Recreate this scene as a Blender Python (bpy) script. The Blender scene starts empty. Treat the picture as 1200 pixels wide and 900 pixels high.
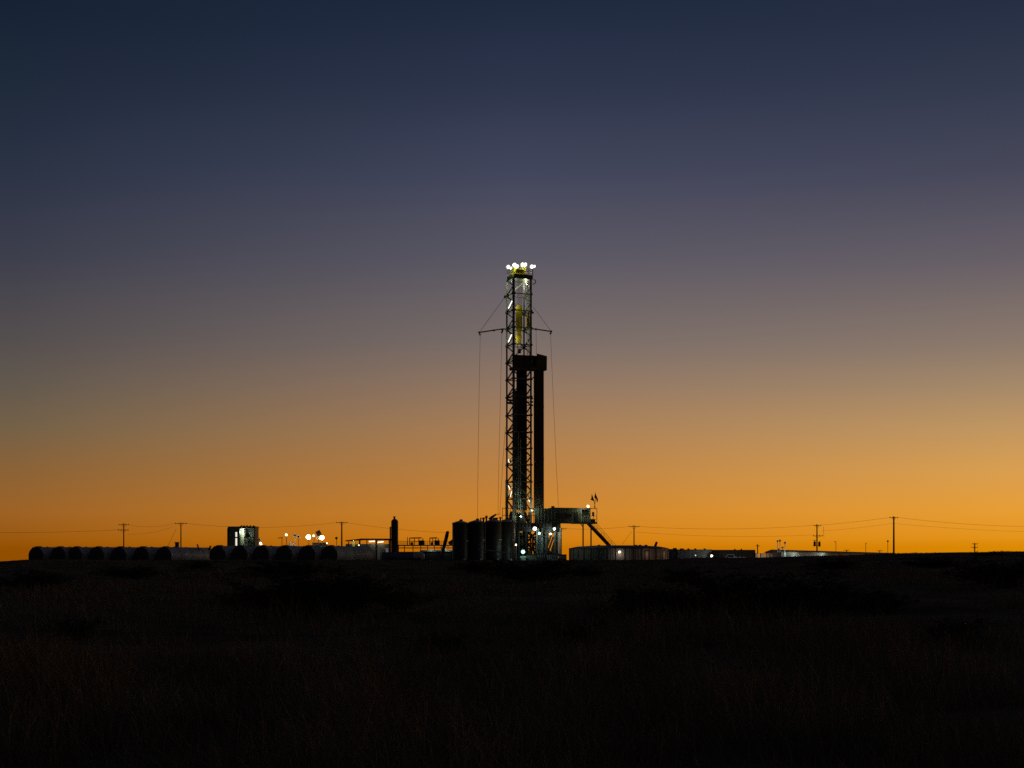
import bpy, math, random
import numpy as np
from mathutils import Vector, Matrix, noise

rnd = random.Random(7)
nr = np.random.default_rng(11)
scene = bpy.context.scene
COL = scene.collection
F, H, EYE = 1666.667, 658.0, 1.7          # focal length in photo pixels, eye-level row, eye height (m)
R = math.radians


def W(px, py, Y):
    """World point at depth Y seen at photo pixel (px, py)."""
    return Vector(((px - 600) / F * Y, Y, EYE + (H - py) / F * Y))


# ------------------------------------------------------------------ terrain
RIDGE_Y = 185.0
RP = [(-700, 660), (-60, 660), (0, 658.6), (30, 656.5), (80, 656.3), (440, 656.2), (520, 657), (640, 657.2), (667, 656.4), (783, 656.2),
      (815, 654.6), (830, 653.8), (900, 653.3), (940, 652), (1000, 650.5), (1050, 648.6), (1100, 648), (1150, 647.3), (1185, 646), (1300, 645.5), (1700, 646)]
_rx = np.array([(p[0] - 600) / F for p in RP])
_rz = np.array([EYE + (H - p[1]) / F * RIDGE_Y for p in RP])


def sstep(t):
    t = np.clip(t, 0, 1)
    return t * t * (3 - 2 * t)


def base_z(x, y):
    x = np.asarray(x, float); y = np.asarray(y, float)
    u = x / np.maximum(y, 45.0)
    r = np.interp(u, _rx, _rz)
    up = np.clip(y / RIDGE_Y, 0, 1)
    rise = r * (0.7 * up + 0.3 * sstep(up))
    pad = 0.7
    d = sstep((y - RIDGE_Y - 4) / 36.0)
    z = rise * (1 - d) + pad * d
    z = z - np.clip(y - 650, 0, None) * 0.0035
    return z


def bump_z(x, y):
    if y > 240: return 0.0
    a = min(1.0, max(0.0, (y + 5) / 20)) * (1 - max(0, min(1, (y - 120) / 80)) * 0.5)
    n = noise.noise(Vector((x * 0.11, y * 0.11, 3.1))) * 0.20 + noise.noise(Vector((x * 0.42, y * 0.42, 9.7))) * 0.09
    return n * a


def gz(x, y):
    return float(base_z(x, y)) + bump_z(x, y)


# ------------------------------------------------------------------ materials
def new_mat(name):
    m = bpy.data.materials.new(name); m.use_nodes = True
    nt = m.node_tree
    return m, nt, nt.nodes, nt.links, nt.nodes['Principled BSDF']


def paint(name, col, rough=0.55, metal=0.0, dirt=0.45, dirt_col=None, scale=0.9, streak=True, bump=0.0):
    """Weathered paint: two noises (blotches and vertical streaks) mix the base colour with a grime colour."""
    m, nt, N, L, b = new_mat(name)
    tc = N.new('ShaderNodeTexCoord')
    mp = N.new('ShaderNodeMapping'); mp.inputs['Scale'].default_value = (scale, scale, scale * (0.22 if streak else 1))
    n1 = N.new('ShaderNodeTexNoise'); n1.inputs['Scale'].default_value = 2.1; n1.inputs['Detail'].default_value = 7; n1.inputs['Roughness'].default_value = 0.65
    L.new(tc.outputs['Object'], mp.inputs['Vector']); L.new(mp.outputs['Vector'], n1.inputs['Vector'])
    rp = N.new('ShaderNodeValToRGB'); rp.color_ramp.elements[0].position = 0.42; rp.color_ramp.elements[1].position = 0.72
    L.new(n1.outputs['Fac'], rp.inputs['Fac'])
    mul = N.new('ShaderNodeMath'); mul.operation = 'MULTIPLY'; mul.inputs[1].default_value = dirt
    L.new(rp.outputs['Color'], mul.inputs[0])
    mix = N.new('ShaderNodeMix'); mix.data_type = 'RGBA'
    L.new(mul.outputs[0], mix.inputs['Factor'])
    mix.inputs['A'].default_value = (*col, 1)
    dc = dirt_col or tuple(c * 0.45 for c in col)
    mix.inputs['B'].default_value = (*dc, 1)
    L.new(mix.outputs['Result'], b.inputs['Base Color'])
    b.inputs['Roughness'].default_value = rough; b.inputs['Metallic'].default_value = metal
    if bump:
        bp = N.new('ShaderNodeBump'); bp.inputs['Strength'].default_value = bump; bp.inputs['Distance'].default_value = 0.02
        L.new(n1.outputs['Fac'], bp.inputs['Height']); L.new(bp.outputs['Normal'], b.inputs['Normal'])
    return m


def ribbed(name, col, pitch=0.3, axis='X', dirt=0.4, rough=0.6):
    """Corrugated sheet: a wave bump with the same grime as paint()."""
    m = paint(name, col, rough, 0, dirt)
    nt = m.node_tree; N, L = nt.nodes, nt.links; b = N['Principled BSDF']
    tc = N.new('ShaderNodeTexCoord')
    wv = N.new('ShaderNodeTexWave'); wv.bands_direction = axis; wv.inputs['Scale'].default_value = 0.314 / pitch
    L.new(tc.outputs['Object'], wv.inputs['Vector'])
    bp = N.new('ShaderNodeBump'); bp.inputs['Strength'].default_value = 0.8; bp.inputs['Distance'].default_value = 0.05
    L.new(wv.outputs['Color'], bp.inputs['Height']); L.new(bp.outputs['Normal'], b.inputs['Normal'])
    return m


def emit(name, col, strength):
    m, nt, N, L, b = new_mat(name)
    b.inputs['Base Color'].default_value = (0.8, 0.8, 0.8, 1)
    b.inputs['Emission Color'].default_value = (*col, 1)
    b.inputs['Emission Strength'].default_value = strength
    return m


def plant_mat(name, c1, c2, rough=0.8):
    m, nt, N, L, b = new_mat(name)
    tc = N.new('ShaderNodeTexCoord')
    n1 = N.new('ShaderNodeTexNoise'); n1.inputs['Scale'].default_value = 0.9; n1.inputs['Detail'].default_value = 5
    L.new(tc.outputs['Object'], n1.inputs['Vector'])
    rp = N.new('ShaderNodeValToRGB')
    rp.color_ramp.elements[0].position = 0.35; rp.color_ramp.elements[0].color = (*c1, 1)
    rp.color_ramp.elements[1].position = 0.68; rp.color_ramp.elements[1].color = (*c2, 1)
    L.new(n1.outputs['Fac'], rp.inputs['Fac']); L.new(rp.outputs['Color'], b.inputs['Base Color'])
    b.inputs['Roughness'].default_value = rough
    b.inputs['Specular IOR Level'].default_value = 0.15
    return m


M = {
    'mast': paint('mast_paint', (0.20, 0.20, 0.18), 0.5, 0, 0.5),
    'steel': paint('dark_steel', (0.10, 0.10, 0.095), 0.55, 0.2, 0.5),
    'black': paint('black_steel', (0.035, 0.035, 0.033), 0.5, 0.1, 0.4),
    'yellow': paint('yellow_paint', (0.62, 0.47, 0.03), 0.45, 0, 0.45, (0.10, 0.08, 0.03)),
    'white': paint('white_paint', (0.72, 0.72, 0.68), 0.5, 0, 0.3),
    'green': paint('green_paint', (0.19, 0.23, 0.18), 0.5, 0, 0.5, scale=0.6),
    'palegreen': paint('pale_green_paint', (0.38, 0.50, 0.42), 0.45, 0, 0.4),
    'headshade': paint('tank_head_shaded', (0.13, 0.10, 0.08), 0.6, 0, 0.5, (0.06, 0.04, 0.03), scale=0.5),  # shade of the unlit tank ends put into the colour, darker than the shell
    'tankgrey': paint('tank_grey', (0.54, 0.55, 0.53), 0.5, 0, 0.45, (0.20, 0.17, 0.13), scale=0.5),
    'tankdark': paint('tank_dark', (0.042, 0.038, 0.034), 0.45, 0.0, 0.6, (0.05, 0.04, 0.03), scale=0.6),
    'olive': paint('olive_tarp', (0.12, 0.115, 0.05), 0.7, 0, 0.5),
    'pipe': paint('drill_pipe_steel', (0.085, 0.07, 0.055), 0.5, 0.4, 0.6, (0.10, 0.05, 0.025)),
    'cable': paint('cable_steel', (0.04, 0.036, 0.032), 0.6, 0.3, 0.2),
    'wood': paint('pole_wood', (0.09, 0.055, 0.035), 0.85, 0, 0.5),
    'insul': paint('porcelain', (0.16, 0.10, 0.08), 0.25, 0, 0.2),
    'glass': paint('dark_glass', (0.015, 0.02, 0.02), 0.08, 0, 0.2),
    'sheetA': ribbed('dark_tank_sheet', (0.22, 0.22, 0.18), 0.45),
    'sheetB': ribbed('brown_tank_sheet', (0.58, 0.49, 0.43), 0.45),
    'contA': ribbed('blue_container', (0.20, 0.24, 0.32), 0.28),
    'contB': ribbed('mauve_container', (0.52, 0.47, 0.51), 0.28),
    'contC': ribbed('brown_container', (0.30, 0.26, 0.22), 0.28),
    'barn': ribbed('warehouse_sheet', (0.50, 0.55, 0.50), 0.35),
    'barnroof': ribbed('warehouse_roof', (0.14, 0.14, 0.13), 0.35),
    'doorlit': paint('pale_door', (0.62, 0.50, 0.42), 0.5, 0, 0.4),
    'rust': paint('rusty_frame', (0.22, 0.09, 0.04), 0.8, 0, 0.5),
    'rubber': paint('tyre_rubber', (0.025, 0.025, 0.025), 0.9, 0, 0.3),
    'flag': paint('flag_cloth', (0.06, 0.03, 0.035), 0.9, 0, 0.3),
    'L_cool': emit('lamp_cool', (0.95, 1.0, 0.88), 5),
    'L_green': emit('lamp_green_white', (0.62, 1.0, 0.92), 4.5),
    'L_warm': emit('lamp_warm', (1.0, 0.86, 0.52), 5),
    'R_cool': emit('lit_bowl_cool', (0.95, 1.0, 0.80), 0.75),
    'R_green': emit('lit_bowl_green', (0.25, 0.85, 0.65), 0.6),
    'R_warm': emit('lit_bowl_warm', (1.0, 0.72, 0.25), 0.8),
    'L_soft': emit('lamp_soft', (1.0, 0.94, 0.80), 3),
    'L_mast': emit('lamp_mast_tube', (0.95, 1.0, 0.88), 1.9),
    'L_dim': emit('lamp_dim', (1.0, 0.88, 0.75), 0.9),
    'L_tube': emit('tube_light', (1.0, 0.90, 0.62), 1.7),
    'twig': plant_mat('shrub_twigs', (0.045, 0.03, 0.02), (0.07, 0.05, 0.035)),
    'leaf': plant_mat('shrub_leaves', (0.025, 0.028, 0.012), (0.05, 0.05, 0.022)),
    'grass': plant_mat('dry_grass_blades', (0.24, 0.165, 0.09), (0.40, 0.285, 0.16)),
}


# ------------------------------------------------------------------ mesh builder
class MB:
    def __init__(self): self.v, self.f = [], []

    def add(self, vs, fs):
        o = len(self.v); self.v += [tuple(p) for p in vs]; self.f += [tuple(i + o for i in q) for q in fs]
        return self

    def bar(self, p, q, w, h=None):
        """Box beam from p to q, w wide (sideways) and h deep."""
        h = h or w; p, q = Vector(p), Vector(q); d = (q - p).normalized()
        up = Vector((0, 0, 1)) if abs(d.z) < 0.95 else Vector((0, 1, 0))
        s = d.cross(up).normalized() * (w / 2); t = s.cross(d).normalized() * (h / 2)
        vs = [p - s - t, p + s - t, p + s + t, p - s + t, q - s - t, q + s - t, q + s + t, q - s + t]
        return self.add(vs, [(0, 1, 2, 3), (7, 6, 5, 4), (0, 4, 5, 1), (1, 5, 6, 2), (2, 6, 7, 3), (3, 7, 4, 0)])

    def box(self, c, sx, sy, sz, yaw=0.0):
        """Box with centre c."""
        c = Vector(c); ca, sa = math.cos(yaw), math.sin(yaw); vs = []
        for z in (-1, 1):
            for x, y in ((-1, -1), (1, -1), (1, 1), (-1, 1)):
                X, Y = x * sx / 2, y * sy / 2
                vs.append((c.x + X * ca - Y * sa, c.y + X * sa + Y * ca, c.z + z * sz / 2))
        return self.add(vs, [(3, 2, 1, 0), (4, 5, 6, 7), (0, 1, 5, 4), (1, 2, 6, 5), (2, 3, 7, 6), (3, 0, 4, 7)])

    def tube(self, pts, r, n=8, cap=True):
        """Tube through points; r a number or one per point."""
        pts = [Vector(p) for p in pts]; rs = r if isinstance(r, (list, tuple)) else [r] * len(pts)
        vs, fs = [], []; prev = None
        for i, p in enumerate(pts):
            d = (pts[min(i + 1, len(pts) - 1)] - pts[max(i - 1, 0)]).normalized()
            if prev is None:
                up = Vector((0, 0, 1)) if abs(d.z) < 0.95 else Vector((0, 1, 0)); s = d.cross(up).normalized()
            else:
                s = (prev - d * prev.dot(d)).normalized()
            prev = s; t = d.cross(s)
            for k in range(n):
                a = 2 * math.pi * k / n
                vs.append(p + (s * math.cos(a) + t * math.sin(a)) * rs[i])
        for i in range(len(pts) - 1):
            for k in range(n):
                a, b = i * n + k, i * n + (k + 1) % n
                fs.append((a, b, b + n, a + n))
        if cap:
            fs.append(tuple(range(n - 1, -1, -1))); fs.append(tuple(range(len(vs) - n, len(vs))))
        return self.add(vs, fs)

    def lathe(self, prof, c, n=24, axis='Z'):
        """prof: (radius, height) pairs bottom to top."""
        c = Vector(c); vs, fs = [], []
        for r, z in prof:
            for k in range(n):
                a = 2 * math.pi * k / n; x, y = r * math.cos(a), r * math.sin(a)
                vs.append(c + (Vector((x, y, z)) if axis == 'Z' else Vector((x, z, y))))
        for i in range(len(prof) - 1):
            for k in range(n):
                a, b = i * n + k, i * n + (k + 1) % n
                fs.append((a, b, b + n, a + n))
        fs.append(tuple(range(n - 1, -1, -1))); fs.append(tuple(range(len(vs) - n, len(vs))))
        return self.add(vs, fs)

    def prism(self, poly, off):
        """Polygon extruded by vector off."""
        n = len(poly); off = Vector(off); vs = [Vector(p) for p in poly] + [Vector(p) + off for p in poly]
        fs = [tuple(range(n - 1, -1, -1)), tuple(range(n, 2 * n))] + [(i, (i + 1) % n, n + (i + 1) % n, n + i) for i in range(n)]
        return self.add(vs, fs)

    def ball(self, c, r, sq=(1, 1, 1), n=12):
        prof = [(max(1e-3, r * math.sin(math.pi * i / 8)), -r * math.cos(math.pi * i / 8)) for i in range(9)]
        o = len(self.v); self.lathe(prof, (0, 0, 0), n)
        c = Vector(c)
        for i in range(o, len(self.v)):
            p = self.v[i]; self.v[i] = (c.x + p[0] * sq[0], c.y + p[1] * sq[1], c.z + p[2] * sq[2])
        return self

    def build(self, name, mat, parent=None, world=True):
        off = root_loc(parent) if (parent is not None and world) else Vector((0, 0, 0))
        me = bpy.data.meshes.new(name)
        me.from_pydata([(p[0] - off.x, p[1] - off.y, p[2] - off.z) for p in self.v], [], self.f)
        me.materials.append(M[mat] if isinstance(mat, str) else mat)
        me.polygons.foreach_set('use_smooth', [True] * len(me.polygons))
        me.set_sharp_from_angle(angle=R(32))
        me.update()
        o = bpy.data.objects.new(name, me); COL.objects.link(o)
        if parent is not None: o.parent = parent
        return o


def root_loc(o):
    while o.parent is not None: o = o.parent
    return Vector(o.location)


def tag(o, label, cat, group=None):
    o['label'] = label; o['category'] = cat
    if group: o['group'] = group
    return o


def thing(name, label, cat, loc=(0, 0, 0), group=None, yaw=0.0):
    o = bpy.data.objects.new(name, None); COL.objects.link(o)
    o.location = loc; o.rotation_euler = (0, 0, yaw); o.empty_display_size = 0.3
    return tag(o, label, cat, group)


def dup(root, loc, label, yaw=None, scale=None):
    r = root.copy(); COL.objects.link(r); r.location = loc; r['label'] = label
    if yaw is not None: r.rotation_euler = (0, 0, yaw)
    if scale is not None: r.scale = scale
    for ch in list(root.children):
        c = ch.copy(); COL.objects.link(c); c.parent = r
        for g in list(ch.children):
            d = g.copy(); COL.objects.link(d); d.parent = c
    return r


def ground_at(px, Y):
    x = (px - 600) / F * Y
    return Vector((x, Y, gz(x, Y)))


def light(loc, watts, col, kind='POINT', radius=0.2, aim=None, angle=130):
    ld = bpy.data.lights.new('lamp_light', kind); ld.energy = watts; ld.color = col; ld.shadow_soft_size = radius
    o = bpy.data.objects.new('lamp_light', ld); COL.objects.link(o); o.location = loc
    if kind == 'SPOT':
        ld.spot_size = R(angle); ld.spot_blend = 0.6
        o.rotation_euler = (Vector(aim) - Vector(loc)).to_track_quat('-Z', 'Y').to_euler()
    return o


COOL, GREENW, WARM = (0.82, 1.0, 0.80), (0.60, 1.0, 0.90), (1.0, 0.82, 0.5)


def flood(parent, p, r, lens_mat, housing='steel', d=(0, -1, -0.15), name='flood_lamp'):
    """Flood lamp: bowl housing behind a bulging lens that looks along d."""
    p = Vector(p); d = Vector(d).normalized()
    h = MB().tube([p - d * r * 0.95, p - d * r * 0.75, p - d * r * 0.15, p + d * 0.02], [r * 0.45, r * 0.8, r * 1.02, r * 1.08], 14).build(name, housing, parent)
    k = 0.6
    MB().tube([p + d * 0.03, p + d * r * 0.30, p + d * r * 0.46, p + d * r * 0.52], [r * k, r * k * 0.95, r * k * 0.6, r * k * 0.2], 14).build('lens', lens_mat, h)
    MB().tube([p + d * 0.025, p + d * r * 0.16], [r * k * 1.02, r * 1.06], 18, cap=False).build('reflector', GLOW.get(lens_mat, 'white'), h)
    return h


GLOW = {'L_cool': 'R_cool', 'L_green': 'R_green', 'L_warm': 'R_warm', 'L_soft': 'R_warm'}       # lit bowls round the bulbs


# ------------------------------------------------------------------ ground
def make_ground():
    ys = np.concatenate([np.linspace(-40, 6, 24), np.geomspace(7, 60, 90), np.geomspace(61, 250, 110), np.geomspace(256, 9000, 40)])
    us = np.linspace(-1.6, 1.6, 300)
    vs = []
    for y in ys:
        wdt = max(y, 0) * 1.0 + 30
        xs = us * wdt
        bz = base_z(xs, np.full_like(xs, y))
        for x, z in zip(xs, bz):
            vs.append((x, y, z + bump_z(x, y)))
    nx = len(us); fs = []
    for j in range(len(ys) - 1):
        for i in range(nx - 1):
            a = j * nx + i; fs.append((a, a + 1, a + nx + 1, a + nx))
    me = bpy.data.meshes.new('ground'); me.from_pydata(vs, [], fs)
    me.polygons.foreach_set('use_smooth', [True] * len(fs))
    m, nt, N, L, b = new_mat('dry_prairie_soil')
    tc = N.new('ShaderNodeTexCoord')
    n1 = N.new('ShaderNodeTexNoise'); n1.inputs['Scale'].default_value = 0.16; n1.inputs['Detail'].default_value = 9; n1.inputs['Roughness'].default_value = 0.7
    n2 = N.new('ShaderNodeTexNoise'); n2.inputs['Scale'].default_value = 4.0; n2.inputs['Detail'].default_value = 8; n2.inputs['Roughness'].default_value = 0.75
    L.new(tc.outputs['Object'], n1.inputs['Vector']); L.new(tc.outputs['Object'], n2.inputs['Vector'])
    r1 = N.new('ShaderNodeValToRGB')
    e = r1.color_ramp.elements; e[0].position = 0.38; e[0].color = (0.16, 0.12, 0.078, 1); e[1].position = 0.66; e[1].color = (0.50, 0.37, 0.23, 1)
    k = e.new(0.5); k.color = (0.36, 0.265, 0.165, 1)
    L.new(n1.outputs['Fac'], r1.inputs['Fac'])
    r2 = N.new('ShaderNodeValToRGB'); r2.color_ramp.elements[0].position = 0.35; r2.color_ramp.elements[0].color = (0.45, 0.45, 0.45, 1); r2.color_ramp.elements[1].position = 0.7
    L.new(n2.outputs['Fac'], r2.inputs['Fac'])
    mx = N.new('ShaderNodeMix'); mx.data_type = 'RGBA'; mx.blend_type = 'MULTIPLY'; mx.inputs['Factor'].default_value = 1
    L.new(r1.outputs['Color'], mx.inputs['A']); L.new(r2.outputs['Color'], mx.inputs['B']); L.new(mx.outputs['Result'], b.inputs['Base Color'])
    b.inputs['Roughness'].default_value = 1.0; b.inputs['Specular IOR Level'].default_value = 0.0
    bp = N.new('ShaderNodeBump'); bp.inputs['Strength'].default_value = 0.7; bp.inputs['Distance'].default_value = 0.08
    L.new(n2.outputs['Fac'], bp.inputs['Height']); L.new(bp.outputs['Normal'], b.inputs['Normal'])
    me.materials.append(m); me.update()
    o = bpy.data.objects.new('ground', me); COL.objects.link(o); o['kind'] = 'structure'


make_ground()


def mesh_np(name, verts, faces, mat):
    """Fast mesh from arrays; faces (n, k)."""
    me = bpy.data.meshes.new(name); nf, k = faces.shape
    me.vertices.add(len(verts)); me.vertices.foreach_set('co', verts.astype(np.float32).ravel())
    me.loops.add(nf * k); me.loops.foreach_set('vertex_index', faces.astype(np.int32).ravel())
    me.polygons.add(nf); me.polygons.foreach_set('loop_start', np.arange(0, nf * k, k, dtype=np.int32))
    me.update(calc_edges=True); me.materials.append(M[mat]); return me


def blades(px, py, pz, hgt, wid, lean, rng):
    """Two-segment grass blades as quads (last quad pinched)."""
    n = len(px); a = rng.uniform(0, 2 * math.pi, n); la = rng.uniform(0, 2 * math.pi, n)
    dx, dy = np.cos(a) * wid / 2, np.sin(a) * wid / 2; lx, ly = np.cos(la) * lean, np.sin(la) * lean
    P = np.zeros((n, 6, 3))
    for i, (t, wf) in enumerate(((0, 1), (0.55, 0.75), (1, 0.12))):
        bx, by, bz = px + lx * t * t, py + ly * t * t, pz + hgt * (t - 0.12 * t * t)
        P[:, 2 * i] = np.stack([bx - dx * wf, by - dy * wf, bz], 1); P[:, 2 * i + 1] = np.stack([bx + dx * wf, by + dy * wf, bz], 1)
    o = (np.arange(n) * 6)[:, None]
    Fa = np.concatenate([o + np.array([0, 1, 3, 2]), o + np.array([2, 3, 5, 4])])
    return P.reshape(-1, 3), Fa


def make_grass():
    xs, ys, hs, ws, ls = [], [], [], [], []
    n_t = 21000
    t = nr.uniform(0, 1, n_t); ty = 6.5 * (192 / 6.5) ** (t ** 1.12)          # denser near the camera
    tx = nr.uniform(-1, 1, n_t) * (ty * 0.52 + 7)
    for x, y in zip(tx, ty):
        d = noise.noise(Vector((x * 0.13, y * 0.10, 5.0))) + 0.7 * noise.noise(Vector((x * 0.5, y * 0.33, 2.0)))
        if d < -0.08 and nr.uniform() < 0.82: continue                    # bare patches between the clumps
        k = int(nr.integers(7, 17)); rad = nr.uniform(0.05, 0.28) * (1 + y / 90); s = min(1.6, max(0.35, 0.66 + 1.1 * d)) * nr.uniform(0.5, 1.35)
        far = 1 - 0.62 * min(1, max(0, (y - 40) / 80))
        xs.append(x + nr.normal(0, rad, k)); ys.append(y + nr.normal(0, rad, k))
        hs.append(nr.uniform(0.22, 0.62, k) * s * far); ws.append(np.full(k, 0.006 + y * 0.00035)); ls.append(nr.uniform(0.03, 0.42, k) * s)
    xs, ys, hs, ws, ls = map(np.concatenate, (xs, ys, hs, ws, ls))
    bz = base_z(xs, ys) + np.array([bump_z(a, b) for a, b in zip(xs, ys)]) - 0.02
    P, Fa = blades(xs, ys, bz, np.maximum(hs, 0.06), ws, ls, nr)
    o = bpy.data.objects.new('dry_grass', mesh_np('dry_grass', P, Fa, 'grass')); COL.objects.link(o)
    o['kind'] = 'stuff'; o['label'] = 'dry brown grass tufts covering the dark prairie'; o['category'] = 'grass'


make_grass()


# ------------------------------------------------------------------ shrubs
def shrub_meshes(seed, flat=1.0, n_stem=46, n_leaf=7000):
    """Unit shrub: radius about 1, height about 1. Twigs run from the root crown; leaf clusters sit along the twigs."""
    rg = np.random.default_rng(seed); mb = MB(); pts = []
    for i in range(n_stem):
        a = rg.uniform(0, 2 * math.pi); out = rg.uniform(0.15, 1.0) ** 0.7; top = (1 - 0.62 * out ** 2.2) * rg.uniform(0.55, 1.22)
        x0, y0 = rg.normal(0, 0.16, 2); x1, y1 = math.cos(a) * out + x0 * 0.4, math.sin(a) * out + y0 * 0.4
        P = []
        for t in np.linspace(0, 1, 6):
            w = 0.05 * math.sin(t * 9 + i)
            P.append((x0 + (x1 - x0) * t ** 1.25 + w, y0 + (y1 - y0) * t ** 1.25 - w, top * t ** 0.8))
        mb.tube(P, [0.016, 0.013, 0.010, 0.007, 0.005, 0.003], 4, cap=False)
        for k in range(5):                                    # side twigs
            j = rg.integers(2, 6); q = Vector(P[j]); d = Vector((rg.normal(), rg.normal(), abs(rg.normal()) * 0.7 + 0.25)).normalized() * rg.uniform(0.12, 0.30)
            mb.tube([q, q + d * 0.5 + Vector((0, 0, 0.01)), q + d], [0.005, 0.004, 0.002], 3, cap=False)
            for s in np.linspace(0.2, 1, 5): pts.append(q + d * s)
        for j in (2, 3, 4, 5): pts.append(Vector(P[j]))
    pts = np.array([tuple(p) for p in pts])
    idx = rg.integers(0, len(pts), n_leaf); c = pts[idx] + rg.normal(0, 0.045, (n_leaf, 3)); c[:, 2] = np.maximum(c[:, 2], 0.03)
    u = rg.normal(0, 1, (n_leaf, 3)); u /= np.linalg.norm(u, axis=1)[:, None]
    v = np.cross(u, rg.normal(0, 1, (n_leaf, 3))); v /= np.linalg.norm(v, axis=1)[:, None]
    ln, wd = rg.uniform(0.018, 0.042, n_leaf)[:, None], rg.uniform(0.007, 0.014, n_leaf)[:, None]
    P = np.stack([c - u * ln, c + v * wd, c + u * ln, c - v * wd], 1).reshape(-1, 3)
    Fa = (np.arange(n_leaf) * 4)[:, None] + np.array([0, 1, 2, 3])
    return mb, mesh_np('foliage', P, Fa, 'leaf')


SH = [shrub_meshes(s, n_stem=60 if s < 3 else 40, n_leaf=11000 if s < 3 else 5200) for s in (1, 2, 3, 4, 5)]
_twig = []
for mb, fol in SH:
    o = mb.build('branches', 'twig'); _twig.append(o.data); bpy.data.objects.remove(o)
# (px of middle, depth, half width m, depth radius m, height m, variant, label)
SHRUBS = [
    (878, 33.0, 3.2, 2.0, 1.12, 0, 'broadest shrub mound, low and dark, in the grass below the round water tank'),
    (748, 36.0, 1.25, 1.0, 0.72, 3, 'low dark shrub beside the broadest mound, towards the rig'),
    (1030, 37.0, 1.3, 1.0, 0.62, 4, 'low spreading shrub at the warehouse end of the broadest mound'),
    (372, 36.0, 2.4, 1.6, 1.08, 1, 'wide dark shrub mound in front of the six tanks'),
    (300, 40.0, 1.5, 1.1, 0.62, 3, 'low flat shrub beside the wide mound, below the lit cabin'),
    (470, 41.0, 1.0, 0.9, 0.55, 4, 'small shrub at the silo end of the wide mound'),
    (1178, 52.0, 2.5, 1.7, 1.2, 2, 'tall dark shrub cut by the edge at far right'),
    (1090, 85.0, 1.8, 1.2, 0.7, 0, 'distant shrub on the rise below the tallest utility pole'),
    (975, 92.0, 1.9, 1.2, 0.6, 1, 'distant low shrub on the slope below the transformer pole'),
    (618, 70.0, 3.0, 1.8, 1.2, 2, 'dark rounded shrub straight below the drilling rig'),
    (690, 76.0, 1.1, 0.9, 0.65, 4, 'small shrub below the doghouse stairs'),
    (560, 95.0, 1.9, 1.3, 0.8, 3, 'far low shrub below the four upright tanks'),
    (40, 60.0, 1.8, 1.2, 0.75, 1, 'low shrub near the edge below the first tank of seven'),
    (150, 75.0, 2.0, 1.4, 0.8, 2, 'dark shrub below the middle of the seven tank row'),
    (235, 100.0, 1.6, 1.2, 0.7, 3, 'far shrub below the gap between the two tank rows'),
    (330, 80.0, 2.4, 1.5, 0.85, 0, 'broad far shrub below the lamps over the six tanks'),
    (800, 70.0, 1.3, 1.0, 0.6, 3, 'far small shrub behind the broadest mound'),
    (90, 27.0, 0.7, 0.6, 0.45, 4, 'little near shrub standing alone in the grass at lower left'),
    (520, 24.0, 0.55, 0.5, 0.38, 3, 'little near shrub in the open grass below the silo'),
    (680, 26.0, 0.6, 0.5, 0.42, 4, 'little near shrub in the open grass below the stairs'),
    (1120, 24.0, 0.75, 0.6, 0.5, 3, 'little near shrub in the open grass at lower right'),
    (1155, 140.0, 1.9, 1.4, 0.55, 2, 'low shrub on the crest near the double armed far pole'),
]
for px, Y, hw, dr, hh, k, lab in SHRUBS:
    g = ground_at(px, Y)
    r = thing('desert_shrub', lab, 'shrub', (g.x, g.y, g.z - 0.05), 'shrubs scattered over the prairie', rnd.uniform(0, 6.28) if abs(hw - dr) < 0.35 else 0)
    r.scale = (hw, dr, hh)
    for nm, me in (('branches', _twig[k]), ('foliage', SH[k][1])):
        c = bpy.data.objects.new(nm, me); COL.objects.link(c); c.parent = r

# ------------------------------------------------------------------ drilling rig
TH = R(22); RY = 260.0; CX = (608 - 600) / F * RY
EX = Vector((math.cos(TH), math.sin(TH), 0)); EY = Vector((-math.sin(TH), math.cos(TH), 0))
RC = Vector((CX, RY, 0)); PAD = 0.7


def zr(py, Y=RY): return EYE + (H - py) / F * Y


def L(lx, ly, z): return RC + EX * lx + EY * ly + Vector((0, 0, z))


def LP(px, py, ly):
    """Point in the rig's frame at local depth ly seen at (px, py)."""
    u = (px - 600) / F
    lx = (u * (RY + ly * EY.y) - CX - ly * EY.x) / (EX.x - u * EX.y)
    p = RC + EX * lx + EY * ly
    p.z = EYE + (H - py) / F * p.y
    return p


def lbox(mb, px0, px1, py0, py1, ly, dep):
    """Box aligned to the rig: front face spans the pixels, dep deep from ly backwards."""
    a, b = LP(px0, py1, ly), LP(px1, py0, ly)
    lx0 = (a - RC).dot(EX); lx1 = (b - RC).dot(EX)
    c = RC + EX * (lx0 + lx1) / 2 + EY * (ly + dep / 2); c.z = (a.z + b.z) / 2
    return mb.box(c, lx1 - lx0, dep, b.z - a.z, TH)


rig = thing('drilling_rig', 'tall lattice drilling rig with bright lamps on its crown', 'drilling rig', (CX, RY, PAD))
MW, MD = 3.4, 3.3
CORN = {'A': (-MW / 2, MD / 2), 'B': (-MW / 2, -MD / 2), 'C': (MW / 2, -MD / 2), 'D': (MW / 2, MD / 2)}


def C3(k, py): return L(*CORN[k], zr(py))


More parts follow.
